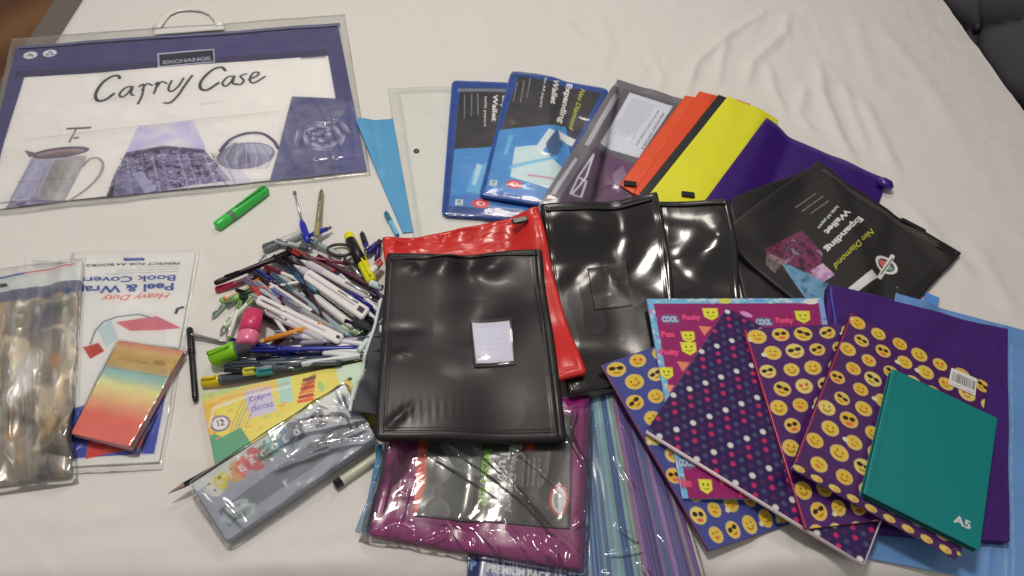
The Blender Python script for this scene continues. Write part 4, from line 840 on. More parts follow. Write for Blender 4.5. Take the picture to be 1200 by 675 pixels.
pen((246, 420), (296, 402), .0125, (80, 74, 74), (124, 182, 36), 'chunky marker with a fat lime green cap at the left of the pile', 'marker', capf=.62, cat='marker', name='marker', group=None)
# lower layer of the heap, mostly covered
fill = [
 ((258, 392), (290, 342), .0038, (206, 204, 190), (196, 200, 160), 'cream pen sloping up on the left, nearest the lime marker', 'click'),
 ((266, 398), (284, 350), .0040, (212, 206, 200), (196, 190, 186), 'white pen sloping up beside the pink sharpener', 'click'),
 ((248, 372), (283, 338), .0034, (146, 160, 150), (120, 150, 130), 'thin grey green pen, outermost on the left slope of the pile', 'click'),
 ((252, 340), (318, 318), .0045, (96, 66, 76), (162, 44, 70), 'crimson capped pen right below the long black pen', 'capped'),
 ((296, 345), (258, 352), .0052, (150, 186, 110), (44, 66, 46), 'dark green capped pen under the crimson one', 'capped'),
 ((310, 327), (262, 350), .0050, (204, 184, 160), (226, 128, 44), 'short pen with an orange cap between the crimson and blue caps', 'capped'),
 ((312, 300), (290, 322), .0036, (214, 210, 200), (206, 200, 190), 'slim cream pen sticking out above the black pen', 'click'),
 ((300, 318), (352, 352), .0050, (150, 140, 150), (46, 48, 128), 'blue capped clear pen crossing the upper left of the pile', 'capped'),
 ((322, 303), (372, 350), .0044, (150, 146, 150), (100, 96, 104), 'grey pen under the white pens', 'click'),
 ((306, 414), (345, 386), .0042, (88, 36, 40), (80, 30, 36), 'dark red pen under the orange pencil', 'click'),
 ((318, 372), (372, 394), .0044, (70, 56, 60), (60, 46, 50), 'dark brown pen beside the pink sharpener', 'click'),
 ((322, 366), (350, 380), .0045, (206, 200, 200), (210, 206, 206), 'stubby white pen touching the top of the pink sharpener', 'click'),
 ((440, 392), (398, 384), .0060, (178, 196, 150), (186, 206, 150), 'pale green capped marker at the right side of the pile', 'marker'),
 ((414, 398), (452, 372), .0044, (60, 62, 56), (52, 54, 50), 'black pen hidden beside the pale green marker', 'click'),
 ((345, 292), (436, 342), .0046, (120, 124, 116), (96, 104, 98), 'greenish grey pen along the upper edge of the pile', 'click'),
 ((308, 292), (352, 274), .0070, (176, 174, 168), (120, 122, 122), 'grey barrelled marker arching over the top of the pile', 'marker'),
 ((352, 276), (400, 300), .0050, (140, 148, 144), (112, 124, 124), 'dull green pen at the very top of the pile', 'capped'),
 ((322, 282), (366, 292), .0042, (178, 180, 176), (150, 158, 158), 'pale grey pen lying just under the blue compass', 'click')]
for a, b, r, bd, cp, lb, kd in fill: pen(a, b, r, bd, cp, lb, kd, grip=(90, 84, 90) if kd == 'click' else None)
under = [((300, 330), (380, 392), .0048, (206, 198, 196), (160, 156, 160), 'white pen with a grey cap deep in the left of the pile'), ((330, 300), (432, 372), .0046, (70, 50, 58), (44, 38, 42), 'dark brown pen deep under the white ones'),
 ((350, 296), (446, 350), .0048, (58, 44, 52), (52, 40, 48), 'dark plum pen just inside the upper right edge of the pile'), ((300, 368), (400, 410), .0048, (44, 40, 44), (38, 34, 38), 'black pen under the orange pencil'),
 ((322, 390), (430, 404), .0048, (204, 196, 194), (150, 146, 160), 'white pen running right from the orange pencil'), ((448, 396), (350, 402), .0044, (150, 140, 146), (96, 90, 110), 'grey pen with a slate cap near the white edged pouch'),
 ((290, 410), (420, 408), .0046, (46, 50, 130), (42, 46, 120), 'blue pen, uppermost of the long blue ones'), ((270, 428), (400, 424), .0050, (90, 96, 100), (70, 74, 80), 'dark grey pen, lowest above the crayon box'),
 ((262, 430), (392, 420), .0046, (54, 60, 74), (60, 64, 80), 'slate pen between the two felt pens and the blue ones'), ((388, 320), (448, 372), .0046, (62, 60, 120), (46, 46, 128), 'blue pen at the right edge of the upper pile'),
 ((318, 320), (412, 396), .0044, (140, 150, 152), (84, 110, 120), 'teal grey pen crossing below the white strips'), ((286, 326), (352, 372), .0044, (176, 166, 170), (120, 112, 130), 'mauve grey pen at the left shoulder of the pile'),
 ((452, 412), (350, 427), .0048, (196, 200, 192), (60, 64, 66), 'pale green grey pen ending at the black bag corner'), ((440, 378), (392, 346), .0052, (44, 48, 52), (36, 36, 40), 'black cap poking out beside the slotted white case'),
 ((452, 372), (420, 412), .0050, (196, 204, 196), (180, 190, 180), 'pale pen slanting down along the right side of the pile'), ((304, 352), (262, 380), .0044, (196, 200, 180), (166, 186, 130), 'pale lime pen among the left slope pens')]
for a, b, r, bd, cp, lb in under: pen(a, b, r, bd, cp, lb, 'capped', capf=.3)
top = [
 ((344, 294), (251, 332), .0050, (40, 42, 42), (34, 34, 36), 'long black pen forming the upper left edge of the pile', 'capped', False),
 ((336, 290), (432, 352), .0048, (66, 44, 54), (58, 40, 48), 'maroon pen with a dark cap at the top, topmost of the dark row', 'capped', False),
 ((372, 300), (440, 338), .0046, (92, 58, 70), (110, 58, 74), 'plum coloured pen nearest the yellow highlighter', 'capped', False),
 ((436, 362), (360, 312), .0050, (64, 46, 60), (44, 44, 126), 'maroon pen with a deep blue cap at its lower right end', 'capped', False),
 ((343, 294), (392, 318), .0046, (96, 66, 70), (176, 60, 56), 'pen with a red cap at the top of the pile', 'capped', False),
 ((320, 300), (398, 352), .0048, (60, 50, 58), (36, 34, 38), 'black capped pen crossing under the red capped one', 'capped', False),
 ((336, 312), (420, 372), .0047, (70, 84, 100), (44, 60, 80), 'blue grey pen with clear barrel left of the white pens', 'capped', True),
 ((436, 350), (352, 304), .0060, (214, 206, 204), (208, 198, 198), 'white marker, uppermost of the parallel white ones', 'click', False),
 ((426, 362), (344, 310), .0062, (206, 196, 194), (196, 186, 186), 'pinkish white marker in the middle of the parallel white ones', 'click', False),
 ((356, 334), (414, 380), .0066, (214, 214, 206), (40, 38, 42), 'white marker with a black end in the heart of the pile', 'marker', False),
 ((292, 346), (372, 384), .0044, (176, 178, 178), (160, 166, 166), 'clear grey pen over the left of the white strips', 'capped', True),
 ((318, 340), (392, 386), .0046, (168, 172, 178), (108, 112, 158), 'clear pen with a violet plug across the white strips', 'capped', True),
 ((302, 352), (400, 398), .0058, (214, 202, 198), (206, 192, 190), 'long white pen ending near the orange pencil', 'click', False),
 ((310, 366), (388, 402), .0052, (204, 192, 190), (196, 184, 182), 'pinkish pen, lowest of the long pale ones', 'click', False),
 ((332, 352), (404, 392), .0044, (150, 146, 152), (126, 122, 130), 'smoke grey pen between two long white pens', 'capped', True),
 ((346, 322), (372, 342), .0050, (72, 110, 128), (64, 100, 120), 'short teal blue pen in the middle of the pile', 'capped', False),
 ((382, 332), (420, 362), .0040, (200, 190, 192), (120, 100, 110), 'slim rose white pen right of the black ended marker', 'capped', False)]
for a, b, r, bd, cp, lb, kd, cl in top: pen(a, b, r, bd, cp, lb, kd, clear=cl, capf=.3 if kd != 'marker' else .16, grip=(186, 176, 178) if kd == 'click' else None, tipc=(200, 194, 192) if kd == 'click' else None)
thin = [((262, 326), (330, 300), .0030, (52, 34, 44), (40, 36, 40), 'thin dark pen lying just inside the long black pen'), ((296, 318), (368, 366), .0030, (236, 232, 230), (60, 56, 64), 'thin white pen with a dark cap in the upper left of the pile'),
 ((330, 306), (410, 366), .0030, (44, 38, 44), (34, 30, 36), 'thin black pen between two white markers'), ((318, 330), (388, 372), .0030, (90, 60, 72), (66, 48, 58), 'thin plum pen over the left white strips'),
 ((350, 300), (442, 360), .0030, (40, 34, 42), (34, 30, 36), 'thin black pen, outermost of the dark row on the right'), ((300, 340), (352, 330), .0028, (220, 214, 206), (214, 100, 60), 'thin pale pen with an orange end near the blue cap'),
 ((404, 340), (446, 380), .0034, (236, 234, 236), (44, 46, 120), 'thin white pen with a blue cap by the slotted case'), ((270, 398), (340, 410), .0030, (40, 42, 110), (36, 38, 96), 'thin navy pen right under the pink sharpener'),
 ((300, 420), (404, 418), .0030, (30, 34, 60), (28, 30, 50), 'thin midnight blue pen in the lower rows'), ((346, 412), (440, 400), .0030, (226, 220, 226), (120, 96, 130), 'thin white pen crossing the lower blue pens'),
 ((262, 434), (340, 434), .0030, (60, 64, 60), (48, 52, 50), 'thin black green pen over the yellow highlighter'), ((378, 386), (440, 408), .0032, (46, 44, 48), (40, 38, 42), 'thin black pen right of the orange pencil'),
 ((328, 344), (344, 398), .0030, (96, 30, 36), (80, 26, 32), 'thin dark red pen lying steeply across the white strips'), ((420, 316), (450, 352), .0034, (60, 54, 84), (50, 44, 90), 'thin violet black pen beside the yellow highlighter')]
for a, b, r, bd, cp, lb in thin: pen(a, b, r, bd, cp, lb, 'capped', capf=.3, sink=.5)
scatter = [((296, 336), (336, 392), .0032, (238, 236, 232), (206, 60, 60), 'white pen with a red end near the top of the pink sharpener'), ((352, 322), (392, 396), .0032, (58, 44, 54), (44, 38, 46), 'dark pen slanting steeply between the two white cases'),
 ((310, 312), (392, 344), .0034, (236, 230, 228), (130, 40, 60), 'white pen with a wine red cap near the top left'), ((416, 310), (352, 300), .0032, (120, 44, 60), (96, 36, 50), 'wine red pen by the finger rings of the scissors'),
 ((398, 322), (446, 366), .0036, (236, 234, 232), (206, 200, 200), 'white pen pointing at the yellow highlighter body'), ((276, 340), (330, 352), .0030, (40, 40, 46), (34, 34, 40), 'short black pen under the orange cap'),
 ((330, 408), (438, 412), .0034, (232, 228, 232), (70, 70, 140), 'white pen with a violet cap among the long blue pens'), ((272, 414), (356, 406), .0034, (236, 232, 226), (60, 60, 66), 'white pen with a black cap below the pink sharpener'),
 ((404, 376), (450, 392), .0036, (44, 44, 50), (38, 38, 44), 'black pen reaching under the white edged pouch'), ((282, 352), (268, 396), .0032, (226, 222, 200), (120, 160, 80), 'cream pen with a leaf green cap on the left slope')]
for a, b, r, bd, cp, lb in scatter: pen(a, b, r, bd, cp, lb, 'capped', capf=.25, sink=.5)
# flat white correction tape boxes with a dark slot
def white_box(q, label, slot, hgt=.009):
    t = thing('correction_tape', label, 'correction tape', base(q)); w4, S = solve(q, 'rigid', hgt)
    slab('case', w4, S, .0003, hgt, plastic((214, 204, 202), .35), t, bev=.0016, update=True)
    c = (w4[0]+w4[2])/2; a = w4[1]-w4[0]; b = w4[3]-w4[0]
    def sub(u0, v0, u1, v1): return np.array([w4[0]+a*u+b*v for u, v in ((u0, v0), (u1, v0), (u1, v1), (u0, v1))])
    slab('label', sub(.03, .42, .80, .58), S, hgt, hgt+.0006, plastic((176, 160, 166), .4), t, bev=.0003)
    slab('slot', sub(*slot), S, hgt, hgt+.0008, plastic((40, 36, 38), .5), t, bev=.0003)
white_box([(362, 314), (434, 361), (424, 374), (354, 325)], 'white flat correction tape case with a dark slot near its end', (.86, .3, .95, .75), .007)
white_box([(304, 344), (404, 392), (396, 403), (298, 354)], 'white flat correction tape case above the tip of the orange pencil', (.93, .35, .97, .65), .006)
pen((378, 379), (300, 402), .0042, (214, 132, 50), (212, 140, 80), 'orange hexagonal pencil lying across the middle of the pile', 'pencil', group=None, cat='pencil', name='pencil', tipc=(70, 60, 50))
# pink sharpener
q = [(284, 364), (310, 372), (301, 406), (273, 398)]
t = thing('pencil_sharpener', 'rounded rose pink barrel sharpener on the left of the pile', 'sharpener', base(q)); rd = Rod((297, 364), (288, 403), .0145)
rd.seg('body', 0, .66, [(0, .0105), (.05, .0132), (.5, .0142), (1, .0145)], plastic((196, 58, 92), .3), t, n=24, flat=.8)
rd.seg('cap', .66, 1, [(0, .0143), (.1, .0145), (.8, .0138), (.95, .012), (1, .009)], plastic((222, 108, 134), .25), t, n=24, flat=.8); rd.seg('seam', .64, .68, [(0, .0147), (1, .0147)], plastic((130, 40, 66)), t, n=24, flat=.8)
# compass with blue joint
q = [(346, 226), (392, 264)]
t = thing('drawing_compass', 'drawing compass with thin metal leg and blue joint at the top of the pile', 'compass', base(q))
r1 = Rod((345, 225), (354, 260), .002); r1.seg('leg', 0, 1, [(0, .0008), (.1, .0016), (1, .002)], metal(), t, n=8); tube('foot', [r1.at(0), r1.at(.07)], [.0028, .0028], metal((120, 116, 118)), t, n=10)
r2 = Rod((353, 258), (361, 284), .005); r2.seg('joint', 0, 1, [(0, .003), (.2, .0052), (.7, .0056), (1, .003)], plastic((44, 46, 150)), t, flat=.7)
r3 = Rod((362, 276), (388, 266), .0042); r3.seg('holder', 0, .8, [(0, .003), (.4, .0046), (1, .004)], plastic((52, 52, 140)), t, flat=.8); r3.seg('pivot', .8, 1, [(0, .003), (1, .0022)], metal((110, 104, 112)), t)
pen((377, 222), (370, 284), .0042, (140, 126, 92), None, 'brass coloured metal pen standing up beside the compass', 'click', group=None, grip=(150, 138, 90), clipm=metal((150, 140, 120)))
# scissors ring
t = thing('scissors', 'scissors with black oval finger rings near the yellow highlighter', 'scissors', base([(398, 292)]))
for cx, cy, rx, ry in ((399, 293, 15, 8), (413, 303, 9, 7)):
    w0 = P(cx, cy, .02); S1 = drape(np.array([w0]*4), .01); zc = float(S1(*w0))+.002; ps = []
    for k in range(29): a = 2*math.pi*k/28; w_ = P(cx+rx*math.cos(a+.25), cy+ry*math.sin(a+.25), zc); ps.append((w_[0], w_[1], zc+.003*math.sin(a)))
    tube('finger_ring', ps, .0024, plastic((58, 54, 54), .4), t, n=10, cap=False)
rs = Rod((408, 306), (424, 324), .003); rs.seg('blade', 0, 1, [(0, .003), (1, .002)], metal(), t, n=6, flat=.4)
pen((436, 330), (408, 274), .0085, (214, 206, 20), (222, 214, 24), 'bright yellow highlighter with a black grip against the black bag', 'marker', capf=.46, grip=(30, 28, 30), group=None, cat='highlighter', name='highlighter')
# its black middle and yellow nib end
r5 = Rod((424, 307), (410, 279), .0082, .9); 
hl = [o for o in COL.objects if o.name.startswith('highlighter')][-1]
tube('grip', [r5.at(k)*np.array((1, 1, 0))+np.array((0, 0, rdz)) for k, rdz in ((0, r5.at(0)[2]-.002), (1, r5.at(1)[2]-.002))], [.0089, .0078], plastic((30, 28, 30), .4), hl, n=18)
pen((424, 273), (432, 296), .0044, (50, 50, 120), (36, 34, 40), 'short black ended pen standing right of the yellow highlighter', 'capped', capf=.6)
pen((428, 296), (446, 284), .0056, (66, 60, 140), (60, 54, 132), 'indigo pen tucked beside the red bag corner', 'click', grip=(60, 54, 130))
pen((445, 281), (441, 306), .0040, (50, 44, 90), (44, 40, 60), 'dark slim pen touching the red bag', 'capped')
pen((446, 306), (432, 322), .0058, (214, 206, 204), (214, 110, 104), 'white marker with a coral cap under the black bag edge', 'marker')
pen((449, 338), (432, 330), .0052, (180, 196, 204), (214, 220, 222), 'pale blue pen end below the yellow highlighter', 'click')
pen((452, 249), (466, 276), .0042, (104, 170, 196), (52, 120, 140), 'light blue pen leaning on the blue folder', 'capped', group=None)
pen((446, 350), (446, 400), .0046, (206, 214, 204), (190, 198, 190), 'white pen upright along the left edge of the front black bag', 'click', grip=(196, 200, 196))
# black white-edged pouch peeking out
q = [(446, 352), (500, 352), (500, 500), (412, 482)]
t = thing('pencil_pouch', 'dark grey pouch with white piping under the left edge of the front black bag', 'pouch', base(q))
w4S = solve(q, .012, .003)
sheet('body', q, lambda c: (c.fill((74, 72, 76)), c.noise(20, .1, 3)), CLOTH, .003, parent=t, cell=2, w4S=w4S, update=True)
strip_on(t, 'piping', [(447, 351), (440, 380), (427, 420), (412, 470), (410, 482)], .0048, plastic((196, 196, 190), .4), z=.0015)
# striped bags
def stripes(seed, pal, px=None):
    rr = random.Random(seed); 
    def d(c):
        c.fill(pal[0]); x = 0
        while x < c.W:
            wd = rr.choice([1.2, 2, 3, 4.5, 6]); col = rr.choice(pal); c.rect(x, 0, x+wd, c.H, col); x += wd
        c.noise(30, .12, 3, (.3, 3))
    return d
PAL = [(110, 96, 148), (74, 92, 146), (120, 150, 180), (96, 70, 130), (146, 110, 158), (64, 82, 132), (150, 176, 120), (170, 110, 90), (140, 168, 186), (58, 56, 104), (180, 166, 196), (120, 76, 138)]
q = [(600, 486), (756, 452), (829, 700), (560, 704)]
def d2(c):
    rr = random.Random(3); c.fill((90, 84, 140)); x = 0
    bands = [(0, .5, [(110, 140, 170), (84, 100, 150), (150, 170, 190), (70, 76, 130)]), (.5, .72, [(92, 128, 160), (64, 96, 150), (120, 160, 186), (58, 84, 140), (150, 180, 186), (130, 160, 130), (76, 110, 150), (96, 140, 160)]), (.72, 1.01, [(124, 84, 150), (150, 92, 156), (92, 80, 146), (70, 62, 120), (160, 130, 176), (106, 70, 138), (86, 110, 150)])]
    while x < c.W:
        u = x/c.W; pal = [b[2] for b in bands if b[0] <= u < b[1]]; wd = rr.choice([.8, 1.0, 1.3, 1.8, 2.4]); c.rect(x, 0, x+wd, c.H, rr.choice(pal[0] if pal else PAL)); x += wd
    for u in (.72, .955): c.rect(c.W*u, 0, c.W*u+1.6, c.H, (140, 176, 110)); c.rect(c.W*u+3, 0, c.W*u+4, c.H, (190, 120, 90))
    c.a *= .78; c.noise(30, .08, 3, (.3, 3))
ts, _ = zip_bag(q, 'blue and violet striped bag in clear film at the bottom', (90, 84, 140), wr=lambda U, V, W, H: .0006*np.sin(U/5.5+fbm(U/30, V/80, 3)*3)+creasy(.0006, 50, 5, .5, 3)(U, V, W, H), th=.003, puff=.003, name='striped_bag', draw=d2, cell=1.1, m=mat('striped_vinyl', vcol=True, rough=.5, coat=.1))
sheet('wrapper', [(690, 500), (764, 482), (836, 706), (688, 706)], None, FILM_W, .0006, mode=.006, cell=1.8, parent=ts, wrinkle=tents([(690, 500), (764, 482), (836, 706), (688, 706)], [(715, 590, 740, 612, 5, 3), (706, 630, 745, 622, 4, 3), (740, 640, 760, 680, 5, 3), (760, 600, 790, 660, 3, 3), (715, 520, 740, 560, 3, 3), (700, 655, 735, 668, 4, 3)], creasy(.0008, 40, 13, .7, 1.5)))
q = [(548, 650), (664, 664), (664, 704), (546, 704)]
tl = thing('packet_label', 'dark blue and grey printed strip sticking out below the magenta packet', 'packet label', base(q))
def d(c):
    c.fill((92, 96, 124)); c.ppoly([(548, 650), (566, 652), (566, 704), (548, 704)], (44, 52, 92)); c.ptext('P', (552, 668), (561, 669), 9, (120, 150, 190), bold=.05); rr = random.Random(8)
    for k in range(26): x = 570+k*4.0; c.pline([(x, 655), (x+1, 690)], rr.uniform(1.5, 3), rr.choice([(150, 156, 176), (70, 74, 110), (110, 150, 160), (176, 180, 190)]), .8)
    c.ptext('PREMIUM PACK', (576, 672), (650, 680), 8, (206, 208, 214), bold=.02)
sheet('card', q, d, PRINT_GLOSS, .0012, parent=tl, cell=1.1, mode=.01)
# clear blue crinkled packet under the magenta one
q = [(452, 520), (520, 520), (500, 640), (416, 622)]
t = thing('film_packet', 'crumpled clear packet with a pale blue edge at the lower left of the magenta one', 'packet', base(q))
sheet('film', q, None, FILM_B, .001, mode=.008, cell=1.6, parent=t, wrinkle=creasy(.004, 14, 5, .8, 2))
sheet('edge', [(440, 520), (448, 520), (432, 624), (423, 622)], lambda c: (c.fill((84, 128, 160)), c.noise(8, .4, 2)), PRINT_GLOSS, .001, mode=.006, cell=1.5, parent=t, wrinkle=creasy(.002, 10, 5))
# magenta packet
q = [(463, 490), (692, 462), (684, 668), (431, 627)]
MG = (132, 38, 100)
t = thing('mesh_bag_packet', 'magenta zip bag packed with a black card insert in shiny clear film', 'packet', base(q))
w4S = solve(q, .02, .006)
def d(c):
    c.fill(MG); c.noise(40, .14, 3); c.noise(3, .12, 9, (.4, 4))
    c.ppoly([(680, 462), (692, 462), (684, 668), (672, 666)], (92, 40, 84)); c.line([(3, 0), (3, c.H)], 2.5, (104, 30, 84), .7); c.line([(c.W*.06, 0), (c.W*.06, c.H)], 1.6, (160, 70, 130), .6)
sheet('bag', q, d, VINYL, .006, parent=t, cell=1.2, w4S=w4S, puff=.005, puff_r=14, round_mm=6, wrinkle=lambda U, V, W, H: .0012*np.sin(U/6+V/70)*np.exp(-(U/34)**2)+creasy(.0016, 36, 7)(U, V, W, H))
def d(c):
    c.fill((64, 62, 62)); c.noise(18, .2, 3)
    c.ppoly([(490, 500), (502, 500), (498, 560), (486, 605), (484, 604)], (206, 84, 60)); c.ppoly([(498, 505), (545, 505), (540, 606), (494, 602)], (92, 92, 90)); c.ppoly([(506, 515), (552, 505), (548, 560), (520, 550)], (150, 150, 146), .5)
    c.ptext('MESH ZIP', (552, 528), (546, 592), 11, (140, 190, 60), bold=.03); c.ptext('Tuff Bag', (572, 528), (562, 598), 12, (206, 202, 202), bold=.02); c.ptext('Neo Diamond', (585, 532), (578, 600), 8, (186, 182, 184), shear=.3)
    for k in range(4): 
        p = c.q([(600+k*7, 540), (596+k*7, 602)]); e = p[1]-p[0]; L = np.hypot(*e); e /= L; lines_of_text(c, p[0], e, (0, 0), 1, L, 1, 1.8, (150, 146, 148), .7, k)
    e = c.q1(650, 587); c.ell(e[0], e[1], 12, 17, (190, 70, 70)); c.ell(e[0], e[1], 9, 14, (206, 200, 196)); c.ell(e[0]-2, e[1], 4, 9, (90, 120, 100), .8); c.pline([(650, 570), (652, 604)], 4, (222, 218, 214))
    c.ppoly([(602, 523), (614, 520), (614, 530), (602, 532)], (206, 60, 50)); e = c.q1(590, 526); c.ell(e[0], e[1], 8, 6, (190, 190, 176)); 
sheet('insert_card', [(491, 505), (672, 484), (668, 620), (484, 604)], d, PRINT_GLOSS, .001, mode=.008, parent=t, cell=1.0, wrinkle=creasy(.0006, 30, 9))
qw = [(456, 505), (696, 478), (688, 676), (420, 634)]
sheet('wrapper', qw, None, FILM_W, .0008, mode=.004, cell=1.4, parent=t, wrinkle=tents(qw, [(498, 520, 690, 668, 5, 3), (520, 515, 640, 640, 5, 3), (480, 530, 580, 600, 4, 4), (560, 520, 672, 600, 3, 2.5), (640, 500, 690, 560, 5, 3), (650, 520, 664, 480, 3, 3), (500, 612, 520, 645, 4, 3), (530, 618, 560, 650, 4, 3), (560, 610, 600, 655, 3, 3), (600, 630, 640, 665, 3, 3), (440, 610, 452, 560, 3, 3), (455, 620, 470, 560, 4, 3), (660, 620, 690, 600, 4, 3), (470, 640, 500, 625, 3, 3), (620, 640, 650, 672, 5, 3)], lambda U, V, W, H: .0030*fbm((U+V)/26, (U-V)/60, 14)+.0024*ridged(U/12, V/24, 8)**2*np.clip((V-H*.82)/20, 0, 1)+.0015*ridged(U/12, V/30, 4)*np.clip(1-U/30, 0, 1)))

t3, _ = zip_bag([(768, 236), (853, 234), (880, 420), (788, 424)], 'black vinyl zip bag, rightmost of the three, half under its neighbour', (42, 39, 39), 'black vinyl zip bags', mode=.045, m=VINYL_GLOSS, wr=lambda U, V, W, H: hmp(U, V, W, H, .5, .42, 26, 30, .007)+hmp(U, V, W, H, .75, .30, 14, 16, .003)+creasy(.0010, 45, 5)(U, V, W, H))
strip_on(t3, 'zip', [(774, 241), (850, 239)], .005, mat('zip_teeth', (34, 32, 32), rough=.5))
t2, _ = zip_bag([(633, 239), (770, 225), (806, 440), (666, 463)], 'black vinyl zip bag with wavy glare and an empty clear label pocket', (38, 34, 35), 'black vinyl zip bags', mode=.045, m=VINYL_GLOSS, wr=lambda U, V, W, H: .0022*np.sin(U/14+1.2*np.sin(V/30))*np.exp(-((V-H*.16)/30)**2)+.0014*np.sin(U/10+2+V/30)*np.exp(-((V-H*.40)/18)**2)+hmp(U, V, W, H, .5, .2, 80, 26, .003)+creasy(.0004, 60, 11)(U, V, W, H))
strip_on(t2, 'zip', [(640, 247), (764, 234)], .006, mat('zip_teeth', (34, 32, 32), rough=.5))
sheet('label_pocket', [(688, 311), (733, 304), (742, 356), (697, 363)], None, FILM, .0004, mode=.012, cell=2, parent=t2, wrinkle=creasy(.0002, 25, 4))

# ================================================================== red bag, front black bag, packets below
RED = (196, 46, 42)
q = [(447, 279), (631, 243), (688, 438), (476, 486)]
w_r = lambda U, V, W, H: .003*np.sin(U/9+V/30)*np.exp(-(V/26)**2)+creasy(.003, 22, 21, 1.6, .8)(U, V, W, H)*np.exp(-(V/50)**2)+creasy(.0010, 50, 3)(U, V, W, H)
tr, _ = zip_bag(q, 'glossy red zip bag sandwiched between the black bags', RED, wr=w_r, th=.004, cell=1.6, mode=.03)
w_ = P(609, 258, .04); S1 = drape(np.array([w_]*4), .01); z = float(S1(*w_)); w_ = P(609, 260, z)
box_at('zip_pull', w_, (.9, .44), (-.44, .9), .013, .006, z+.001, z+.006, BLK, tr, b=.002)
q = [(453, 297), (635, 292), (664, 517), (439, 516)]
def d(c):
    c.a *= 1.0
    c.line([(6, 8), (c.W-6, 8)], 3, (28, 26, 27), .8)
def wf(U, V, W, H):
    top = np.exp(-((V-24)/18)**2)*np.exp(-(((U-W*.42)/70)**2)*1.0)*.0075*np.sin(U/12+.5)
    return top + hmp(U, V, W, H, .62, .10, 26, 12, .004) + hmp(U, V, W, H, .16, .10, 12, 9, .003) + hmp(U, V, W, H, .12, .46, 26, 10, -.0025)+hmp(U, V, W, H, .12, .60, 10, 8, .002)+.0030*np.exp(-(((U-28)+(V-H+28))/9)**2)*np.exp(-(((U-28)-(V-H+28))/26)**2) + creasy(.0006, 90, 31, 1.6, .7)(U, V, W, H) + .00022*np.sin(U/1.6)*np.exp(-((V-H*.87)/14)**2)*np.exp(-((U-W*.2)/40)**2) + .0012*np.exp(-((U-W+13)/3)**2)
t1, _ = zip_bag(q, 'black vinyl zip bag in front with a small white label card', (41, 37, 38), 'black vinyl zip bags', wr=wf, th=.006, puff=.003, cell=1.3, draw=d, rnd=8, m=VINYL_MATT, mode=.06)
strip_on(t1, 'zip', [(458, 304), (545, 301), (630, 298)], .004, mat('zip_teeth', (30, 28, 29), rough=.45), z=-.0006)
def d(c):
    c.fill((196, 190, 198)); 
    for k in range(6): c.line([(5, 8+k*8), (c.W-5, 8+k*8)], .8, (170, 164, 180), .6)
    e = c.q1(563, 420); c.ell(e[0], e[1], 3, 3, (70, 66, 110), .8); c.line([(0, 0), (c.W, 0), (c.W, c.H), (0, c.H), (0, 0)], 1.2, (222, 218, 222), .9); c.ell(c.W*.35, c.H*.9, 1, 1, (120, 110, 150))
sheet('label_card', [(553, 378), (597, 376), (602, 423), (558, 426)], d, PRINT, .0006, mode=.006, parent=t1, cell=.9, wrinkle=creasy(.0004, 20, 3))
sheet('label_pocket', [(551, 374), (600, 372), (605, 427), (556, 430)], None, FILM, .0004, mode=.004, parent=t1, cell=2)
# ================================================================== notebooks at the right
q = [(1050, 343), (1262, 404), (1262, 700), (1000, 650)]
t = thing('plastic_wallet', 'large pale blue translucent plastic wallet lying under the purple bag', 'wallet', base(q))
sheet('cover', q, lambda c: (c.fill((104, 140, 186)), c.noise(60, .1, 3), c.pline([(1183, 405), (1183, 680)], 2.5, (140, 170, 206), .8), c.pline([(1191, 405), (1191, 680)], 1.5, (160, 186, 214), .6)), mat('pale_blue_plastic', vcol=True, rough=.3, coat=.3), .0025, mode=.016, parent=t, cell=2, wrinkle=lambda U, V, W, H: creasy(.0016, 60, 3)(U, V, W, H)+.002*np.exp(-((U-W*.60)/4)**2))
w_ = P(1092, 352, .006); 
box_at('press_tab', w_, (.9, -.4), (.4, .9), .011, .013, .003, .0065, plastic((92, 136, 196), .3), t, b=.001)
q = [(969, 333), (1181, 386), (1183, 637), (958, 620)]
tp, _ = zip_bag(q, 'purple fabric zip bag lying under the smiley notebooks at the right', (64, 34, 98), th=.008, puff=.004, m=CLOTH, wr=creasy(.0012, 50, 5), cell=1.8)
strip_on(tp, 'zip', [(973, 337), (978, 370), (979, 402)], .005, mat('violet_zip', (70, 60, 140), rough=.4), z=.001)
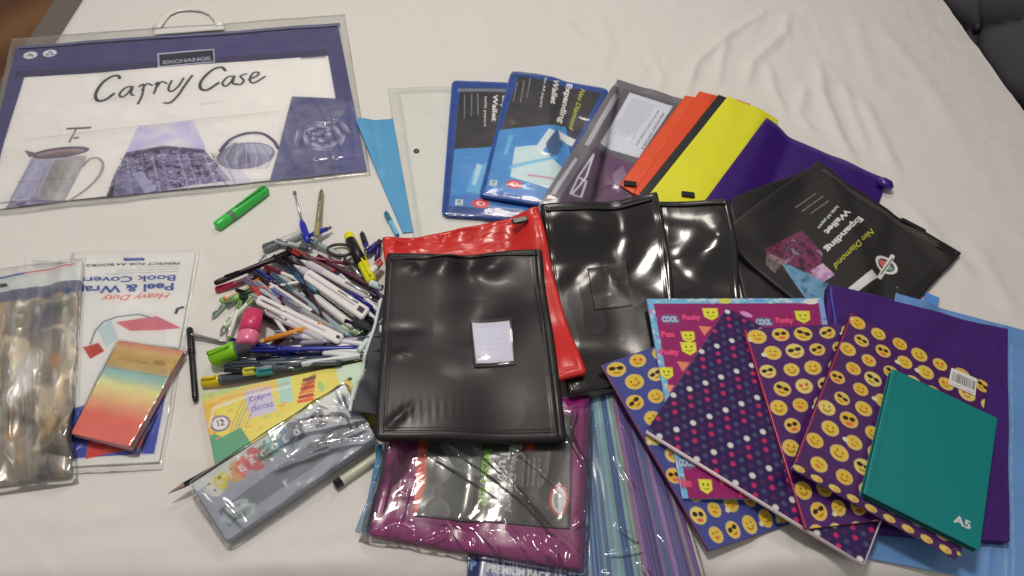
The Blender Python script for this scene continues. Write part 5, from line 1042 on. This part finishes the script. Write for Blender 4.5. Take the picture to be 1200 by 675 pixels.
def face(c, x, y, r, v, rr):
    ye = rr.choice([(234, 178, 70), (230, 168, 56), (236, 190, 100), (232, 176, 64)]); th = rr.uniform(-.5, .5)
    c.ell(x, y, r*1.03, r*.98, (216, 186, 130), .9); c.ell(x, y, r*.92, r*.88, ye); c.ell(x+r*.1, y+r*.32, r*.75, r*.5, (226, 160, 60), .35, soft=.9)
    ex = np.array((math.cos(th), math.sin(th))); ey = np.array((-ex[1], ex[0])); pt = lambda a, b: np.array((x, y))+ex*a*r+ey*b*r
    if v == 0:
        for k in (-.42, .42): p = pt(k, -.15); c.ell(p[0], p[1], r*.36, r*.27, (46, 36, 40), rot=th)
        c.line([pt(-.6, -.22), pt(.6, -.22)], r*.14, (46, 36, 40)); c.line([pt(-.3, .42), pt(0, .52), pt(.35, .4)], r*.13, (120, 60, 30))
    elif v == 1:
        for k in (-.38, .38): p = pt(k, -.15); c.ell(p[0], p[1], r*.33, r*.28, (54, 34, 36), rot=th)
        c.ell(*pt(.05, .5), r*.42, r*.22, (214, 96, 70), rot=th)
    elif v == 2:
        for k in (-.32, .32): p = pt(k, -.2); c.ell(p[0], p[1], r*.1, r*.15, (110, 66, 30), rot=th)
        c.line([pt(-.45, .2), pt(-.2, .46), pt(.2, .46), pt(.45, .2)], r*.14, (140, 80, 36))
    elif v == 3:
        c.line([pt(-.5, -.2), pt(-.3, -.32), pt(-.12, -.2)], r*.12, (130, 80, 36)); c.line([pt(.12, -.2), pt(.3, -.32), pt(.5, -.2)], r*.12, (130, 80, 36)); c.ell(*pt(0, .3), r*.36, r*.2, (196, 110, 60), rot=th)
    elif v == 4:
        for k in (-.35, .35): p = pt(k, -.15); c.ell(p[0], p[1], r*.22, r*.22, (200, 80, 60), rot=th)
        c.line([pt(-.35, .3), pt(0, .48), pt(.35, .3)], r*.13, (150, 84, 40))
    else:
        c.ell(*pt(-1.0, .35), r*.36, r*.3, (238, 214, 160)); c.ell(*pt(-.3, -.2), r*.1, r*.13, (110, 66, 30)); c.line([pt(.15, -.2), pt(.45, -.2)], r*.12, (120, 70, 36)); c.line([pt(-.2, .3), pt(.1, .42), pt(.4, .25)], r*.12, (140, 80, 36))
def smileys(bgc, edge, seed, r=11.3, px=31, py=27.5, off=(14, 13)):
    def d(c):
        rr = random.Random(seed); c.fill(bgc); c.noise(50, .07, seed); j = 0; y = off[1]
        while y < c.H+r:
            x = off[0]+(j % 2)*px*.42; i = 0
            while x < c.W+r:
                face(c, x+rr.uniform(-1.5, 1.5), y+rr.uniform(-1.5, 1.5), r*rr.uniform(.88, 1.05), rr.choice([0, 0, 1, 2, 3, 4, 2, 5]) , rr); x += px; i += 1
            y += py; j += 1
        c.line([(1, 0), (1, c.H)], 2, edge, .9)
    return d
def notebook(q, draw, label, th=.006, cover_m=None, spine=None, pages=(206, 196, 190), group=None, edgec=(60, 30, 60), cell=1.0, binding=None, extra=None, name='notebook', rnd=2):
    t = thing(name, label, 'notebook', base(q), group=group); w4, S = solve(q, 'rigid', th)
    slab('back_cover', w4, S, .0002, .0012, plastic(edgec, .5), t, bev=.0003); slab('pages', w4, S, .0013, th-.0012, mat('paper_block', pages, rough=.9), t, inset=.0012, bev=.0002)
    sheet('front_cover', q, draw, cover_m or PRINT_GLOSS, .0010, parent=t, cell=cell, w4S=(w4, S), zoff=th-.0011, gap=0, round_mm=rnd, edge_col=edgec)
    if binding is not None:
        k0, k1, col = binding; a, b = w4[k0], w4[k1]
        tube('binding', [(p[0], p[1], float(S(*p))+th*.5) for p in (a, a+(b-a)*.5, b)], th*.52, plastic(col, .4), t, n=12)
    return t, w4, S
G2 = 'notebooks printed with yellow smileys'
notebook([(704, 428), (838, 382), (926, 614), (830, 646)], smileys((70, 74, 130), (120, 40, 60), 5), 'blue notebook printed with yellow smileys, leftmost of the fan', th=.004, edgec=(96, 40, 70), group=G2)
def d(c):
    c.fill((140, 34, 92)); c.noise(30, .14, 3)
    c.line([(0, 4.5), (c.W, 4.5)], 9, (110, 170, 206)); c.line([(4, 0), (4, c.H)], 8, (110, 168, 204)); c.line([(c.W-4, 0), (c.W-4, c.H)], 8, (120, 150, 200)); rr = random.Random(2)
    for k in range(40): c.ell(rr.uniform(0, c.W), rr.uniform(0, 8), rr.uniform(2, 7), rr.uniform(1, 3), rr.choice([(190, 214, 226), (90, 150, 200), (206, 190, 214), (160, 190, 216)]), .8)
    for k in range(60): c.ell(rr.uniform(0, 8), rr.uniform(6, c.H), rr.uniform(1, 3), rr.uniform(2, 5), rr.choice([(206, 196, 220), (90, 130, 190), (200, 110, 160), (140, 190, 210)]), .8)
    e = c.q1(848, 353); c.ell(e[0], e[1], 9, 5, (196, 200, 80)); e = c.q1(950, 354); c.ell(e[0], e[1], 10, 5, (216, 206, 190))
    rr = random.Random(9)
    def yb(x, y, s=1):
        e = c.q1(x, y); c.poly([(e[0]-10*s, e[1]-9*s), (e[0]+10*s, e[1]-9*s), (e[0]+9*s, e[1]+5*s), (e[0], e[1]+11*s), (e[0]-9*s, e[1]+5*s)], (206, 192, 40)); c.ell(e[0], e[1], 9*s, 9*s, (222, 210, 64)); c.ell(e[0]-3.5*s, e[1]-2*s, 1.4, 1.8, (90, 80, 20)); c.ell(e[0]+3.5*s, e[1]-2*s, 1.4, 1.8, (90, 80, 20)); c.line([(e[0]-4*s, e[1]+3*s), (e[0], e[1]+5*s), (e[0]+4*s, e[1]+3*s)], 1.2, (120, 100, 20))
    def wd(x, y, txt, col, w_=28, h=8):
        e = c.q1(x, y); c.ell(e[0]+w_/2, e[1]-h/2, w_*.62, h*.95, tuple(int(v*.55) for v in col), .6); c.text(txt, (e[0], e[1]), (e[0]+w_, e[1]), h, col, bold=.07)
    for bx, by in ((0, 0), (109, 4), (-24, 46), (70, 60), (40, 120), (120, 130), (20, 170), (90, 180)):
        wd(777+bx, 382+by, 'COOL', (158, 180, 220), 22, 9); wd(800+bx, 379+by, 'Funky', (240, 70, 120), 26, 8); yb(832+bx, 371+by, 1.1); wd(776+bx, 402+by, 'Fun', (238, 66, 110), 19, 9); yb(807+bx, 402+by, .95); e = c.q1(826+bx, 394+by); c.poly([(e[0]-8, e[1]-8), (e[0]+10, e[1]-6), (e[0]-2, e[1]+9)], (226, 128, 90)); wd(856+bx, 384+by, 'WOW', (150, 170, 214), 20, 10)
        e = c.q1(790+bx, 420+by); c.poly([(e[0]+20, e[1]-4), (e[0]+32, e[1]-4), (e[0]+24, e[1]+8)], (230, 140, 110)); e = c.q1(872+bx, 372+by); c.ell(e[0]+2, e[1], 9, 4, (214, 150, 206), .8, .5)
notebook([(758, 350), (965, 349), (1005, 585), (800, 584)], d, 'magenta notebook with a light blue patterned border and words between faces', th=.004, edgec=(110, 160, 200))
def d(c):
    c.fill((48, 30, 74)); c.noise(60, .1, 3); W_, P_, T_, F_ = (212, 212, 228), (200, 44, 96), (84, 92, 120), (96, 44, 92); j = 0; y = 7
    while y < c.H+6:
        x = 4+(j % 2)*6.6; i = 0
        while x < c.W+4:
            col = ([W_, F_, P_, T_], [P_, T_, F_, T_])[j % 2][(i+j//2) % 4]; br = col is W_; c.ell(x, y, 4.6 if br else 3.9, 4.5 if br else 3.9, col, .95 if br else (.8 if col is P_ else .5), soft=.35); x += 13.2; i += 1
        y += 10.6; j += 1
    c.line([(0, 1), (c.W, 1)], 2, (120, 40, 90), .8)
tb, w4d, Sd = notebook([(852, 360), None, (1012, 660), (758, 504)], d, 'dark notebook covered in small white, pink and blue dots', th=.009, pages=(196, 176, 176), edgec=(56, 30, 60))
for k0, k1 in ((3, 2), (2, 1)):
    ea, eb = w4d[k0], w4d[k1]; tube('page_edge', [(p[0], p[1], float(Sd(*p))+.0055) for p in (ea, ea+(eb-ea)*.5, eb)], .0032, plastic((216, 190, 190), .5), tb, n=10)
notebook([(872, 386), (1010, 378), (1062, 606), (944, 620)], smileys((76, 40, 92), (196, 40, 66), 11), 'purple smiley notebook in the middle, its bright red left edge showing', th=.005, edgec=(120, 30, 60), group=G2)
t, w4e, Se = notebook([(998, 366), (1158, 447), (1126, 652), (930, 545)], smileys((78, 42, 88), (170, 36, 60), 21), 'purple smiley notebook under the teal one, barcode sticker at its upper right', th=.009, edgec=(60, 30, 70), pages=(70, 40, 76), group=G2)
def d(c):
    c.fill((214, 206, 206)); x = 3; rr = random.Random(2)
    while x < c.W-4: wd = rr.choice([.7, 1.1, 1.6]); c.rect(x, c.H*.2, x+wd, c.H*.72, (60, 56, 62), .85); x += wd+rr.choice([.8, 1.2])
    c.text('5 011 234', (4, c.H-2), (c.W-4, c.H-2), 2.6, (80, 76, 80))
sheet('barcode_sticker', [(1115, 431), (1145, 444), (1143, 464), (1111, 450)], d, PRINT, .0004, mode='rigid', parent=t, cell=.7, update=False, round_mm=1)
# wrap-over strip on the lower edge, printed like the cover
def d(c):
    c.fill((70, 40, 84)); x = 8; rr = random.Random(6)
    while x < c.W: c.ell(x, c.H*.5, 7.5, 3.6, (224, 184, 96)); c.ell(x+3, c.H*.55, 3, 2, (206, 130, 70), .7); x += 23
sheet('spine_strip', [(932, 541), (1122, 645), (1119, 657), (926, 550)], d, PRINT_GLOSS, .0006, mode='rigid', parent=t, cell=.9, update=False)
q = [(1046, 432), (1169, 490), (1148, 645), (1012, 578)]
TEAL = (0, 118, 114)
def d(c):
    c.fill(TEAL); c.noise(80, .03, 3); c.line([(7, 0), (7, c.H)], 1.0, (0, 96, 90), .7); c.line([(0, 1), (0, c.H)], 2.5, (30, 140, 130), .7)
    c.ptext('A5', (1118, 612), (1137, 621), 10.5, (214, 226, 222), bold=.02)
notebook(q, d, 'plain teal A5 hardback notebook lying on top at the right', th=.011, cover_m=mat('teal_board', vcol=True, rough=.45, coat=.1, bump=.1, bscale=1200, var=.03), pages=(30, 84, 78), edgec=TEAL, cell=1.0)
